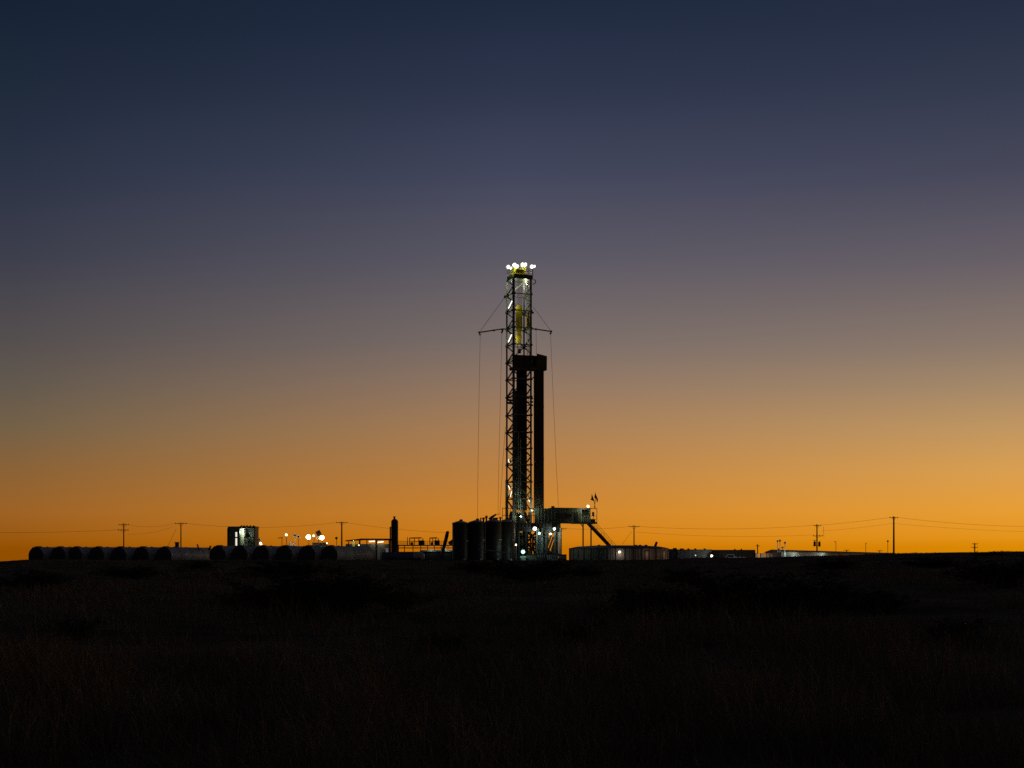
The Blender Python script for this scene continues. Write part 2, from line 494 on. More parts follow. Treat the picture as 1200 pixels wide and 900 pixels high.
LV = [328, 346, 365.5, 385.5, 405, 425, 445, 465.5, 487, 507, 526, 545, 565, 585, 613]
for k, wd in (('A', 0.32), ('B', 0.46), ('C', 0.36), ('D', 0.30)):
    mb = MB().bar(C3(k, 614), C3(k, 328), wd, wd)
    for py in LV[1:-1]:                                        # gusset plates at the joints
        p = C3(k, py); mb.box(p, wd * 1.35, wd * 1.35, 0.34, TH)
    mb.build('mast_leg', 'mast', rig)
mb = MB().bar(C3('A', 614), C3('A', 562), 0.55, 0.5); mb.build('mast_shoe', 'mast', rig)
for a, b, kind in (('A', 'B', 'K'), ('D', 'C', 'K'), ('A', 'D', 'Z'), ('B', 'C', 'N')):
    mb = MB()
    for i in range(len(LV) - 1):
        p0, p1, q0, q1 = C3(a, LV[i]), C3(a, LV[i + 1]), C3(b, LV[i]), C3(b, LV[i + 1])
        if i and kind == 'N': MB().bar(p0, q0, 0.15).build('mast_girt', 'mast', rig)
        elif i: mb.bar(p0, q0, 0.15, 0.15 if kind != 'K' else 0.20)
        if kind == 'K':
            mid = (q0 + q1) / 2; mb.bar(p0, mid, 0.17, 0.2); mb.bar(mid, p1, 0.17, 0.2)
        elif kind == 'Z':
            if i % 2 == 0: mb.bar(q0, p1, 0.18)
            else: mb.bar(p0, q1, 0.18)
    if kind == 'N':                                            # open front: knee braces only at the bottom bays
        for i in (11, 12): mb.bar(C3(a, LV[i]), C3(b, LV[i + 1]), 0.14)
    if mb.v: mb.build('mast_bracing', 'mast', rig)

# crown
mb = MB().box(L(0.22, 0, zr(326)), 3.7, 3.4, zr(323.5) - zr(328.5), TH)
mb.build('crown_deck', 'steel', rig)
mb = MB()
for t in np.linspace(0, 1, 6):
    p = L(-1.6 + 3.6 * t, -1.65, zr(323.4)); mb.bar(p, p + Vector((0, 0, 1.15)), 0.06)
    p = L(-1.6 + 3.6 * t, 1.65, zr(323.4)); mb.bar(p, p + Vector((0, 0, 1.15)), 0.06)
for ly in (-1.65, 1.65):
    for dz in (0.6, 1.15): mb.bar(L(-1.6, ly, zr(323.4) + dz), L(2.0, ly, zr(323.4) + dz), 0.06)
for lx in (-1.6, 2.0):
    for dz in (0.6, 1.15): mb.bar(L(lx, -1.65, zr(323.4) + dz), L(lx, 1.65, zr(323.4) + dz), 0.06)
mb.build('crown_railing', 'yellow', rig)
mb = lbox(MB(), 601.5, 616.5, 320.6, 323.3, -1.0, 2.0)
for lx in (-1.0, 1.0): mb.box(L(lx, 0, zr(318.5)), 0.2, 1.6, 1.0, TH)
for ly in (-0.75, 0.75): mb.bar(L(-1.0, ly, zr(316)), L(1.0, ly, zr(316)), 0.16)
for lx in (-1.0, 1.0):
    for ly in (-0.75, 0.75): mb.bar(L(lx, ly, zr(323.4)), L(lx, ly, zr(313)), 0.12)
mb.bar(L(-1.0, -0.75, zr(313.3)), L(1.0, -0.75, zr(313.3)), 0.14); mb.bar(L(-1.0, 0.75, zr(313.3)), L(1.0, 0.75, zr(313.3)), 0.14)
mb.build('crown_block_frame', 'yellow', rig)
for lx in (-0.55, -0.18, 0.18, 0.55):
    mb = MB(); c = L(lx, 0, zr(318.2)); mb.tube([c - EX * 0.07, c + EX * 0.07], 0.62, 18); mb.tube([c - EX * 0.11, c + EX * 0.11], 0.16, 10)
    mb.build('crown_sheave', 'black', rig)
mb = MB()
p = LP(624.6, 327.5, -1.2); mb.tube([p + Vector((0.1, 0, 0)), p + Vector((0.42, 0, -0.15)), p + Vector((0.5, 0, -0.55)), p + Vector((0.25, 0, -0.8)), p + Vector((-0.1, 0, -0.85))], 0.09, 6)
mb.build('hose_loop', 'black', rig)
for px, py, ly in ((596.8, 313.2, -1.9), (604.2, 311.2, -1.6), (613.8, 310.8, -1.6), (624.4, 312.8, -1.9)):
    p = LP(px, py, ly)
    pole = MB().bar(Vector((p.x, p.y + 0.3, zr(323.4))), Vector((p.x, p.y + 0.3, p.z - 0.1)), 0.09)
    pole.build('lamp_post', 'yellow', rig)
    mid_ = 600 < px < 620
    flood(rig, p + Vector((-0.16, 0, 0.05)), 0.42 if mid_ else 0.36, 'L_cool', d=(-0.35, -1, -0.15))
    flood(rig, p + Vector((0.26, 0.12, -0.12 if px < 610 else 0.14)), 0.36 if mid_ else 0.27, 'L_cool', d=(0.5, -1, -0.4))
    light(p + Vector((0, 0.75, -0.2)), 70, COOL, 'POINT', 0.25)
mb = MB()
for px in (606.2, 607.6, 609.0, 610.6, 611.8):                 # drilling lines between crown and block
    mb.tube([LP(px, 329, 0), LP(606 + (px - 606) * 0.9, 359, 0)], 0.035, 5)
mb.build('drill_line', 'cable', rig)

# work lights inside the mast: two under the crown deck, tubes along the side bracing
for px, ly in ((601, 0.2), (616, 0.2)):
    p = LP(px, 330.4, ly); flood(rig, p, 0.14, 'L_mast', d=(0, -0.1, -1)); light(p + Vector((0, 0, -0.5)), 120, (0.92, 1.0, 0.62), 'POINT', 0.15)
for a_, b_, w_ in (((600.4, 352), (595.8, 361.5), 60), ((599.6, 392), (595.7, 401), 60), ((595.8, 538.5), (596.6, 542), 6), ((616.2, 538.5), (617.2, 542), 6), ((595.8, 569), (597.4, 573.5), 10), ((599.6, 576), (598, 582), 10), ((618.4, 584.5), (620.8, 588), 10)):
    f_ = -0.75 if b_[0] < 610 else 0.6
    q0, q1 = LP(*a_, f_ - 0.3), LP(*b_, f_ + 0.3)
    MB().tube([q0, q1], 0.085 if w_ > 20 else 0.055, 8).build('tube_light', 'L_mast', rig)
    light((q0 + q1) / 2 + EX * 0.5, w_ * 1.6, (0.92, 1.0, 0.62), 'POINT', 0.2)

# travelling block and what hangs under it
mb = MB()
c0, c1 = LP(608.2, 358.5, 0), LP(608.2, 384, 0)
for ly in (-0.42, 0.42):
    poly = []
    for px, py in ((606.2, 357.5), (610.6, 357.5), (612, 361), (612.3, 383), (611, 389), (605.8, 389), (604.6, 383), (604.8, 361)):
        poly.append(LP(px, py, ly))
    mb.prism(poly, EY * 0.12)
mb.build('travelling_block', 'yellow', rig)
for k, py in enumerate((364, 370)):
    mb = MB(); c = LP(608.4, py + 3, 0); mb.tube([c - EY * 0.36, c + EY * 0.36], 0.52, 18); mb.build('block_sheave', 'black', rig)
mb = lbox(MB(), 606.4, 610.8, 389, 402.5, -0.3, 0.6); lbox(mb, 605.8, 611.4, 393, 396, -0.38, 0.76); mb.build('block_yoke', 'yellow', rig)
mb = MB(); p = LP(608.5, 402.5, 0)
mb.tube([p + Vector((-0.28, 0, 0)), p + Vector((-0.36, 0, -0.9)), p + Vector((0, 0, -1.35)), p + Vector((0.36, 0, -0.9)), p + Vector((0.28, 0, 0))], 0.07, 6)
mb.build('link', 'steel', rig)
MB().lathe([(0.16, -0.42), (0.32, -0.36), (0.34, 0.25), (0.2, 0.4), (0.12, 0.5)], LP(608.5, 411.5, 0), 12).build('hook', 'black', rig)
mb = lbox(MB(), 617.6, 621.2, 371, 385, -0.9, 0.35); lbox(mb, 618.2, 620.4, 366, 371, -0.8, 0.25); mb.build('counterweight', 'yellow', rig)
# top drive with its guide beams
mb = lbox(MB(), 604.5, 616.5, 458, 476, -0.7, 1.4); lbox(mb, 606, 615.5, 476, 486, -0.5, 1.0); lbox(mb, 602.6, 605.4, 462, 474, -0.9, 0.9)
mb.build('top_drive', 'black', rig)
mb = lbox(MB(), 605.6, 607.2, 430, 596, 0.75, 0.22); lbox(mb, 615.9, 617.3, 430, 596, 0.75, 0.22); mb.build('guide_rail', 'steel', rig)
mb = lbox(MB(), 602.2, 606.4, 477, 596, -0.6, 0.5)
for py in range(480, 596, 9): lbox(mb, 602.0, 606.6, py, py + 0.8, -0.66, 0.06)
mb.build('cable_tray', 'steel', rig)
for px in (602.9, 604.7):
    MB().tube([LP(px, 466, -1.2), LP(px, 604, -1.2)], 0.12, 8).build('standpipe', 'steel', rig)
for px, y0 in ((607.4, 506), (609.8, 514)):
    MB().tube([LP(px, y0, -1.25), LP(px, 602, -1.25)], 0.10, 8).build('standpipe', 'palegreen', rig)
mb = MB()
for dx in (0, 0.38): mb.bar(LP(618.2, 416, -0.4) + EX * dx, LP(618.2, 331, -0.4) + EX * dx, 0.10)
for py in np.arange(333, 416, 3.2): mb.bar(LP(618.2, py, -0.4), LP(618.2, py, -0.4) + EX * 0.38, 0.06)
mb.build('cable_ladder', 'white', rig)
mb = MB(); mb.tube([LP(604.6, 470, -0.9), LP(605.6, 478, -1.0), LP(606.2, 500, -1.0), LP(605.4, 526, -1.0), LP(603.6, 531, -1.1)], 0.10, 7); mb.build('mud_hose', 'rubber', rig)
mb = MB()                                                      # ladder up the mast's right rear leg
for dx in (0, 0.4): mb.bar(LP(617.4, 612, 1.2) + EX * dx, LP(617.4, 330, 1.2) + EX * dx, 0.05)
for z in np.arange(zr(612), zr(330), 0.45): q = LP(617.4, 612, 1.2); mb.bar(Vector((q.x, q.y, z)), Vector((q.x, q.y, z)) + EX * 0.4, 0.035)
mb.build('mast_ladder', 'steel', rig)
for py in (467, 471, 475):
    mb = MB().bar(LP(616.8, py, -1.65), LP(623.5, py, -1.65), 0.16); mb.box(LP(623.7, py, -1.6), 0.25, 0.25, 0.3, TH); mb.build('guide_bracket', 'steel', rig)
for py in (468.6, 472): MB().bar(LP(594.5, py, 0.6), LP(603, py + 1, -1.5), 0.35, 0.4).build('guide_bracket', 'steel', rig)

# racking board with wind walls
mb = lbox(MB(), 602, 622.5, 430.5, 432.5, -1.95, 2.2); mb2 = lbox(mb, 621, 640, 431, 433, -2.2, 2.2)
for k in range(9): lbox(mb, 626 + k * 1.4, 626.6 + k * 1.4, 430.2, 431, -2.1, 1.9)
mb.build('racking_board', 'steel', rig)
mb = lbox(MB(), 602.3, 622.4, 416.6, 430.5, -2.0, 0.08)
for px in (602.4, 609, 615.5, 622): lbox(mb, px - 0.4, px + 0.4, 416, 431, -2.1, 0.1)
mb.build('wind_wall', 'black', rig)
p0, p1, p2, p3 = LP(629.2, 431.6, -2.2), LP(640.4, 434, -2.2), LP(640.6, 417.2, -2.2), LP(629.2, 414.3, -2.2)
mb = MB().prism([p0, p1, p2, p3], EY * 0.1)
mb.prism([p1, p2, p2 + EY * 2.2, p1 + EY * 2.2], EX * 0.08)
mb.prism([p0 + EY * 2.2, p1 + EY * 2.2, p2 + EY * 2.2, p3 + EY * 2.2], EY * 0.1)
for t in (0.1, 0.36, 0.62, 0.88): mb.bar(p0.lerp(p1, t) - EY * 0.05, p3.lerp(p2, t) - EY * 0.05, 0.12, 0.06)
mb.build('wind_wall', 'olive', rig)
mb = lbox(MB(), 622.6, 629.0, 417.5, 431.0, -1.2, 0.08); mb.bar(LP(622.5, 417.4, -1.2), LP(629, 417.2, -1.2), 0.12); mb.build('wind_wall', 'olive', rig)
for ly in (-1.9, 0.2): MB().bar(LP(623, 444.5, ly), LP(632.8, 433.5, ly - 0.3), 0.16).build('board_strut', 'steel', rig)

# stands of drill pipe leaning in the racking board, each a thing of its own
pp = MB()
hgt = LP(631, 430, -1.5).z - zr(598)
pp.tube([(0, 0, 0), (0, 0, hgt)], 0.085, 8)
for z in np.arange(9.2, hgt, 9.4): pp.tube([(0, 0, z), (0, 0, z + 0.5)], 0.105, 8)
pipe0 = pp.build('drill_pipe', 'pipe'); n_p = 0
for row, (ly, n, px0, px1) in enumerate(((-1.75, 10, 626.0, 636.9), (-1.55, 9, 626.6, 636.3), (0.25, 10, 606.2, 617.0), (0.45, 9, 606.8, 616.4))):
    for i in range(n):
        p = LP(px0 + (px1 - px0) * i / (n - 1), 598, ly); p.z = zr(598)
        o = pipe0 if n_p == 0 else pipe0.copy()
        if n_p: COL.objects.link(o)
        o.location = p; o.rotation_euler = (R(rnd.uniform(-0.08, 0.08)), R(rnd.uniform(-0.05, 0.05)), 0); n_p += 1
        if ly < -1: tag(o, 'stand of dark drill pipe in the bundle outside the mast, under the box-like wind wall', 'drill pipe', 'drill pipe stands outside the mast')
        else: tag(o, 'stand of dark drill pipe racked inside the lattice mast', 'drill pipe', 'drill pipe stands inside the mast')
lbox(MB(), 624.6, 638.2, 598, 600.2, -2.1, 1.2).build('setback_platform', 'steel', rig)

# swing-out arms, their stays and hanging lines
for pts, knots, stay0 in ((((592.5, 385.6), (589, 385.4), (561.6, 389.6)), ((588.5, 386.4), (579, 387.2), (561.6, 389.6)), (592.5, 347)),
                          (((622.5, 385.2), (628, 385.7), (646, 388.4)), ((628, 385.8), (646, 388.4)), (625.0, 360))):
    a = MB().tube([LP(px, py, -0.3) for px, py in pts], 0.12, 7)
    for px, py in knots: a.ball(LP(px, py, -0.3), 0.2)
    arm = a.build('swing_arm', 'steel', rig)
    px, py = pts[-1]
    MB().tube([LP(*stay0, -0.3), LP(px, py, -0.3)], 0.035, 5).build('stay_cable', 'cable', rig)
    s = 1 if px < 600 else -1
    b = MB().tube([LP(px, py + 0.5, -0.3), LP(px + s * 1.2, py + 3.2, -0.3)], [0.09, 0.2], 7); b.build('pulley_block', 'steel', rig)
b = MB().tube([LP(590, 386, -0.3), LP(587.8, 390, -0.3)], [0.08, 0.2], 7); b.build('pulley_block', 'steel', rig)
MB().box(LP(591.9, 348, 0), 0.35, 0.3, 0.5, TH).build('pulley_block', 'steel', rig)
MB().box(LP(624.4, 366.5, 0), 0.3, 0.3, 0.3, TH).build('pulley_block', 'steel', rig)
for pts in (((562.8, 393), (561.6, 450), (560.2, 540), (559.4, 612)), ((588, 390), (586.8, 450), (584.6, 540), (583.5, 604)),
            ((592.3, 500), (589.3, 540), (585.6, 604)), ((645.2, 393), (647.8, 455), (651.6, 540), (654.4, 594)), ((628.2, 386), (628.6, 415))):
    MB().tube([LP(px, py, -0.3) for px, py in pts], 0.028, 5).build('tag_line', 'cable', rig)

# drill floor, rails and the machinery standing on it
mb = lbox(MB(), 590, 657, 613, 618.5, -4.0, 8.5)
for px in np.arange(592, 656, 4): lbox(mb, px, px + 0.8, 613.4, 618.2, -4.12, 0.12)
mb.build('drill_floor', 'steel', rig)
mb = MB()
for px in (588.8, 598, 607, 616, 625): mb.bar(LP(px, 613, -3.8), LP(px, 595.4, -3.8), 0.09)
for py in (595.6, 604): mb.bar(LP(588.8, py, -3.8), LP(626, py, -3.8), 0.1)
mb.bar(LP(588.8, 613, -3.8), LP(592, 613.5, -3.8), 0.2)
mb.build('floor_railing', 'rust', rig)
mb = lbox(MB(), 626.5, 650.5, 596.0, 613, -2.4, 0.12)
for px in np.arange(627, 650.5, 3.8): lbox(mb, px, px + 0.6, 595.6, 613, -2.5, 0.1)
mb.build('floor_wind_wall', 'green', rig)
mb = MB(); c = LP(607, 606.5, 1.8); mb.tube([c - EX * 1.2, c + EX * 1.2], 0.95, 18); mb.tube([c - EX * 1.35, c - EX * 1.2], 1.15, 18); mb.tube([c + EX * 1.2, c + EX * 1.35], 1.15, 18)
lbox(mb, 602, 613, 610, 613, 1.0, 2.2)
mb.build('drawworks', 'steel', rig)
mb = lbox(MB(), 600.5, 605, 605.5, 613, -2.6, 1.2); lbox(mb, 600.9, 604.6, 603.6, 605.5, -2.4, 0.9); mb.build('driller_console', 'green', rig)
mb = lbox(MB(), 619.6, 622.4, 606.5, 613, -1.4, 0.9); lbox(mb, 620.4, 621.6, 600, 607, -1.2, 0.4); lbox(mb, 618.6, 623.4, 606, 608.5, -1.5, 0.5); lbox(mb, 619.8, 622.6, 600.5, 602, -1.3, 0.4)
mb.build('iron_roughneck', 'rust', rig)
mb = lbox(MB(), 610, 614, 601, 613, -1.6, 1.0); mb.tube([LP(612, 601, -1.1), LP(612, 588, -1.1)], 0.13, 8); lbox(mb, 613.8, 616.4, 607, 613, -2.0, 1.0); mb.build('pipe_handler', 'steel', rig)
for px, py, ly, mt in ((610.6, 605.6, -2.9, 'L_soft'), (623.6, 598.6, -2.9, 'L_soft')):
    flood(rig, LP(px, py, ly), 0.2, mt, d=(0.1, -0.5, 0.8)); light(LP(px, py, ly) + Vector((0, -0.3, 0.5)), 60, (0.85, 1.0, 0.70), 'POINT', 0.15)

# substructure under the floor
def col(px, ly, w, mt, py0=618.5, py1=662):
    MB().bar(LP(px, py1, ly), LP(px, py0, ly), w).build('substructure_column', mt, rig)


for px, ly, w, mt in ((606, -3.4, 0.5, 'steel'), (616.8, -3.4, 0.4, 'steel'), (629.2, -4.0, 0.22, 'palegreen'), (635.4, -4.0, 0.30, 'palegreen'),
                      (639.6, -3.6, 0.45, 'green'), (650.0, -3.6, 0.35, 'green'), (653.2, -3.6, 0.3, 'steel'), (655.8, -3.7, 0.42, 'white'),
                      (618, 3.4, 0.4, 'steel'), (628.5, 3.4, 0.4, 'steel'), (641, 3.4, 0.4, 'steel'), (608, 3.4, 0.4, 'steel')):
    col(px, ly, w, mt)
mb = MB()
for a, b in (((640, 644), (646, 627)), ((642.8, 645), (648.6, 629)), ((650, 634), (646.5, 645)), ((639.6, 645), (656, 650.2))): mb.bar(LP(*a, -3.6), LP(*b, -3.6), 0.28)
mb.build('substructure_brace', 'steel', rig)
mb = MB()
for a, b in (((617, 622), (628, 634)), ((628, 624), (617, 636)), ((617, 636), (628, 648)), ((628, 636), (617, 650)), ((617, 629.5), (628, 629.5)), ((617, 637), (628, 637)), ((617, 643), (628, 643)), ((621.8, 619), (621.8, 655)), ((624.5, 632), (626.6, 655))):
    mb.bar(LP(*a, 3.3), LP(*b, 3.3), 0.3)
mb.build('substructure_brace', 'steel', rig)
mb = lbox(MB(), 605, 657.2, 618.6, 622.6, -3.9, 0.5); lbox(mb, 605, 657.2, 618.6, 621.6, 3.2, 0.5); lbox(mb, 629, 657, 622.6, 624.6, -3.5, 0.3)
mb.build('floor_beam', 'black', rig)
mb = lbox(MB(), 605, 657.2, 654, 664, -4.0, 0.9); lbox(mb, 605, 657.2, 655, 664, 3.0, 0.9); lbox(mb, 620, 640, 649, 651, -4.3, 1.5)
mb.build('base_skid', 'steel', rig)
lbox(MB(), 629.9, 634.6, 624, 649, -3.6, 0.15).build('tool_locker', 'contA', rig)
lbox(MB(), 636.4, 639.2, 624.5, 649, -3.2, 0.15).build('tool_locker', 'green', rig)
mb = MB()
for px, r in ((607.5, 0.22), (613.6, 0.2), (615.2, 0.12)): mb.tube([LP(px, 622, -3.0), LP(px, 640, -3.0), LP(px + 0.8, 655, -3.0)], r, 8)
mb.build('flow_line', 'green', rig)
mb = MB(); mb.tube([LP(627.4, 619.6, -4.4), LP(630.6, 619.3, -4.4), LP(631.4, 621.5, -4.4), LP(631.4, 625, -4.4)], 0.09, 6); mb.build('lamp_bracket', 'palegreen', rig)
for px, py, r, mt, watts, cl in ((626.7, 619.4, 0.36, 'L_cool', 24, COOL), (632.0, 625.0, 0.23, 'L_cool', 13, COOL), (645.0, 625.6, 0.20, 'L_cool', 11, COOL), (649.6, 619.7, 0.25, 'L_cool', 48, COOL)):
    p = LP(px, py, -4.6); flood(rig, p, r, mt, d=(0, -1, -0.3)); light(p + Vector((0, -0.45, -0.5)), watts, cl, 'POINT', 0.15)

for a, b, r in (((600.8, 622), (606.5, 641), 0.13), ((604.5, 620), (603.6, 656), 0.1), ((606.5, 630), (617, 626), 0.16), ((606, 637.5), (617, 639.5), 0.14), ((609, 643), (617, 633), 0.12), ((618.6, 620), (624, 627), 0.14), ((624, 627), (623, 655), 0.12), ((626.6, 631), (629, 655), 0.12),
                ((651.6, 622), (651.4, 654), 0.13), ((640, 648.5), (655, 647.2), 0.13), ((630, 637), (639, 634.5), 0.12), ((632.6, 624), (632.6, 652), 0.1)):
    m_ = (LP(*a, -2.4) + LP(*b, -2.4)) / 2 + Vector((0, 0.2, -0.25))
    MB().tube([LP(*a, -2.4), m_, LP(*b, -2.4)], r, 7).build('service_hose', 'steel' if r > 0.115 else 'palegreen', rig)
for px0, px1, py0, py1, mt in ((600.6, 604.6, 640, 652, 'steel'), (606.6, 609.2, 644, 655, 'green'), (614, 617, 645, 655, 'steel'), (619, 622.4, 646, 655, 'green'), (642, 646, 646.4, 653, 'green'), (648.4, 651.6, 641, 650, 'steel'), (640.6, 643, 627, 634, 'steel')):
    b_ = lbox(MB(), px0, px1, py0, py1, -2.9, 0.9); lbox(b_, px0 + 0.5, px1 - 0.5, py0 - 0.7, py0, -2.8, 0.6); b_.build('hydraulic_cabinet', mt, rig)
bop = thing('blowout_preventer', 'dark stacked blowout preventer under the rig floor beside the upright tanks', 'wellhead', (LP(610.4, 650, -1.5).x, LP(610.4, 650, -1.5).y, PAD))
c = LP(610.4, 664, -1.5)
prof = []
for i, (r0, h0) in enumerate(((0.45, 1.0), (0.75, 0.25), (0.5, 0.5), (0.7, 0.9), (0.45, 0.5), (0.8, 0.25), (0.6, 1.1), (0.35, 0.7), (0.6, 0.2), (0.3, 0.9))):
    z0 = 0 if not prof else prof[-1][1]; prof += [(r0, z0), (r0, z0 + h0)]
MB().lathe(prof, (c.x, c.y, PAD), 16).build('stack_body', 'green', bop)
mb = MB()
for z in (2.2, 3.9): mb.tube([(c.x - 1.2, c.y, PAD + z), (c.x + 1.2, c.y, PAD + z)], 0.3, 10)
mb.build('ram_cylinder', 'steel', bop)

# ------------------------------------------------------------------ doghouse, stairs, flags
dg = thing('doghouse', 'raised green doghouse cabin on thin legs with two dark windows', 'cabin', LP(668, 613, -2.5))
a, b = LP(650.5, 613, -2.5), LP(681, 596.2, -2.5)
dz0, dz1 = LP(666, 613, -2.5).z, LP(666, 596.4, -2.5).z
mb = lbox(MB(), 650.8, 681, 596.6, 613, -2.5, 2.6)
for px in np.arange(651, 681, 1.9): lbox(mb, px, px + 0.35, 597.4, 612.4, -2.56, 0.06)
mb.build('wall', 'green', dg)
rf = lbox(MB(), 650, 692, 595.4, 596.6, -2.75, 3.1).build('roof', 'steel', dg)
lbox(MB(), 647.2, 649.8, 593, 595.6, -2.3, 0.5).build('roof_vent', 'black', rf)
for px0, px1, py0, py1 in ((645.4 + 6.2, 654.2 + 1.6, 601.6, 607.2), (660.4, 669, 602, 606.6)):
    w = MB()
    for q in ((px0, px1, py0 - 0.3, py0), (px0, px1, py1, py1 + 0.3), (px0 - 0.3, px0, py0 - 0.3, py1 + 0.3), (px1, px1 + 0.3, py0 - 0.3, py1 + 0.3)): lbox(w, *q, -2.66, 0.1)
    lbox(w, px0, px1, (py0 + py1) / 2 - 0.15, (py0 + py1) / 2 + 0.15, -2.64, 0.06)
    wo = w.build('window', 'steel', dg); lbox(MB(), px0, px1, py0, py1, -2.60, 0.03).build('pane', 'glass', wo)
lbox(MB(), 673.4, 677.4, 600.5, 612.6, -2.62, 0.08).build('door', 'black', dg)
mb = lbox(MB(), 676, 700, 611.8, 613.6, -2.6, 2.8); mb.build('porch_deck', 'steel', dg)
mb = MB()
for px in (681.4, 691.8, 699.4):
    for ly in (-2.5, -0.1): mb.bar(LP(px, 612, ly), LP(px, 595.6, ly), 0.11)
for ly in (-2.5, -0.1):
    mb.bar(LP(681, 595.9, ly), LP(699.5, 595.9, ly), 0.12); mb.bar(LP(681.4, 604.8, ly), LP(699.4, 604.8, ly), 0.07); mb.bar(LP(681.4, 608.4, ly), LP(699.4, 608.4, ly), 0.06)
for px in (683.5, 686, 688.5): mb.bar(LP(px, 612, -2.5), LP(px, 604.8, -2.5), 0.06)
mb.build('porch_frame', 'palegreen', dg)
lbox(MB(), 682, 691.4, 597, 611.8, -0.05, 0.08).build('porch_screen', 'green', dg)
mb = lbox(MB(), 694.6, 696.4, 600, 605, -1.0, 0.3); mb.bar(LP(695.5, 612, -0.9), LP(695.5, 604, -0.9), 0.08); lbox(mb, 693.5, 697.6, 608.4, 611.8, -1.2, 0.8); mb.build('control_stand', 'black', dg)
for px in (683.3, 692.6):
    MB().bar(LP(px, 662, -2.3), LP(px, 613.6, -2.3), 0.24).build('leg', 'steel', dg)
mb = MB().bar(LP(683.2, 617.5, -2.3), LP(680.2, 613.6, -2.3), 0.12); mb.build('knee_brace', 'steel', dg)
MB().bar(LP(690.4, 612, -2.7), LP(690.4, 594, -2.7), 0.08).build('lamp_post', 'palegreen', dg)
p = LP(689.2, 593.2, -2.8); flood(dg, p, 0.27, 'L_warm', d=(-0.2, -1, -0.4)); light(p + Vector((-0.5, -1.3, -0.5)), 48, (0.95, 1.0, 0.62), 'POINT', 0.15)

st = thing('staircase', 'steep steel staircase running down from the doghouse porch', 'stairs', LP(718, 654, -2.0))
p0, p1 = LP(690.8, 613.4, -2.6), LP(732, 657, -2.6)
for nm, dy in (('stringer', 0.0), ('stringer', 1.0)):
    MB().bar(p0 + EY * dy, p1 + EY * dy, 0.07, 0.34).build(nm, 'steel', st)
mb = MB()
for i in range(30): q = p0.lerp(p1, (i + 0.5) / 30) + Vector((0, 0, 0.12)); mb.bar(q, q + EY * 1.0, 0.26, 0.05)
mb.build('tread', 'steel', st)
for dy in (0, 1.0):
    mb = MB()
    for h in (0.55, 1.05): mb.bar(p0 + EY * dy + Vector((0.45, 0, h - 0.1)), p1 + EY * dy + Vector((0, 0, h)), 0.045)
    for t in (0.02, 0.2, 0.4, 0.6, 0.8, 0.98): q = p0.lerp(p1, t) + EY * dy; mb.bar(q, q + Vector((0.1, 0, 1.02)), 0.045)
    mb.build('handrail', 'steel', st)

for bx, tipx, tipy, pts, lab in ((698.4, 693.4, 578.6, ((693.4, 579.6), (694.6, 582.4), (696.4, 587.8), (695.3, 587.2), (694.2, 586.4), (691.9, 585.6), (693.0, 584.2)), 'small dark flag drooping from the lower pole above the doghouse porch'),
                                 (697.2, 697.5, 576.2, ((697.5, 577.2), (698.8, 580.4), (700.8, 585.2), (700.4, 588.6), (699.4, 587.6), (698.6, 584.6), (696.4, 583.2), (697.0, 580.6)), 'small dark flag hanging from the higher pole above the doghouse porch')):
    base = LP(bx - 0.8, 595.6, -1.3); fl = thing('flag', lab, 'flag', base, 'pair of flags above the doghouse')
    MB().tube([base, LP((bx + tipx) / 2 + 0.4, 587, -1.3), LP(tipx, tipy, -1.3)], [0.05, 0.045, 0.03], 6).build('flag_pole', 'steel', fl)
    poly = [LP(px, py, -1.3 + 0.12 * math.sin(i * 1.7)) for i, (px, py) in enumerate(pts)]
    MB().prism(poly, EY * 0.03).build('flag_cloth', 'flag', fl)

# ------------------------------------------------------------------ four upright tanks
def upright_tank(loc, r, hgt, label):
    t = thing('upright_tank', label, 'storage tank', loc, 'four upright tanks beside the rig')
    b = Vector(loc)
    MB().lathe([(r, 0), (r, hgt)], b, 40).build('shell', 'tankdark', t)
    mb = MB()
    for z in (0.02, hgt * 0.36, hgt * 0.72, hgt - 0.1): mb.lathe([(r + 0.03, z), (r + 0.03, z + 0.09)], b, 40)
    mb.build('hoop', 'tankdark', t)
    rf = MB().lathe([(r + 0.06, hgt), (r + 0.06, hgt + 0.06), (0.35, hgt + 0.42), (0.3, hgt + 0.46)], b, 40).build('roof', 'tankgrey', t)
    MB().lathe([(0.28, hgt + 0.4), (0.28, hgt + 0.62), (0.2, hgt + 0.68)], b + Vector((0.1, 0, 0)), 14).build('hatch', 'steel', rf)
    a = R(-60); d = Vector((math.cos(a), math.sin(a), 0))
    q = b + d * (r - 0.05); q.z = b.z + 1.15
    MB().tube([q, q + d * 0.16], 0.34, 16).build('manway', 'tankgrey', t)
    q = b + Vector((math.cos(R(-35)), math.sin(R(-35)), 0)) * (r - 0.02); q.z = b.z + hgt * 0.6
    MB().box(q, 0.75, 0.12, 0.16, R(55)).build('bracket', 'tankgrey', t)
    return t


for cx, Y, topy, lab in ((539.7, 247, 613.2, 'first of four dark upright tanks, farthest from the rig'), (559.0, 247.6, 612.2, 'second dark upright tank counted from the silo, its roof bare'),
                         (578.5, 248.4, 611.3, 'third dark upright tank counted from the silo, under the slanted spout'), (594.0, 250.4, 611.3, 'dark upright tank touching the rig, half hidden by its neighbour')):
    w = W(cx, topy, Y); upright_tank((w.x, Y, PAD), 9.75 / F * Y, w.z - PAD, lab)
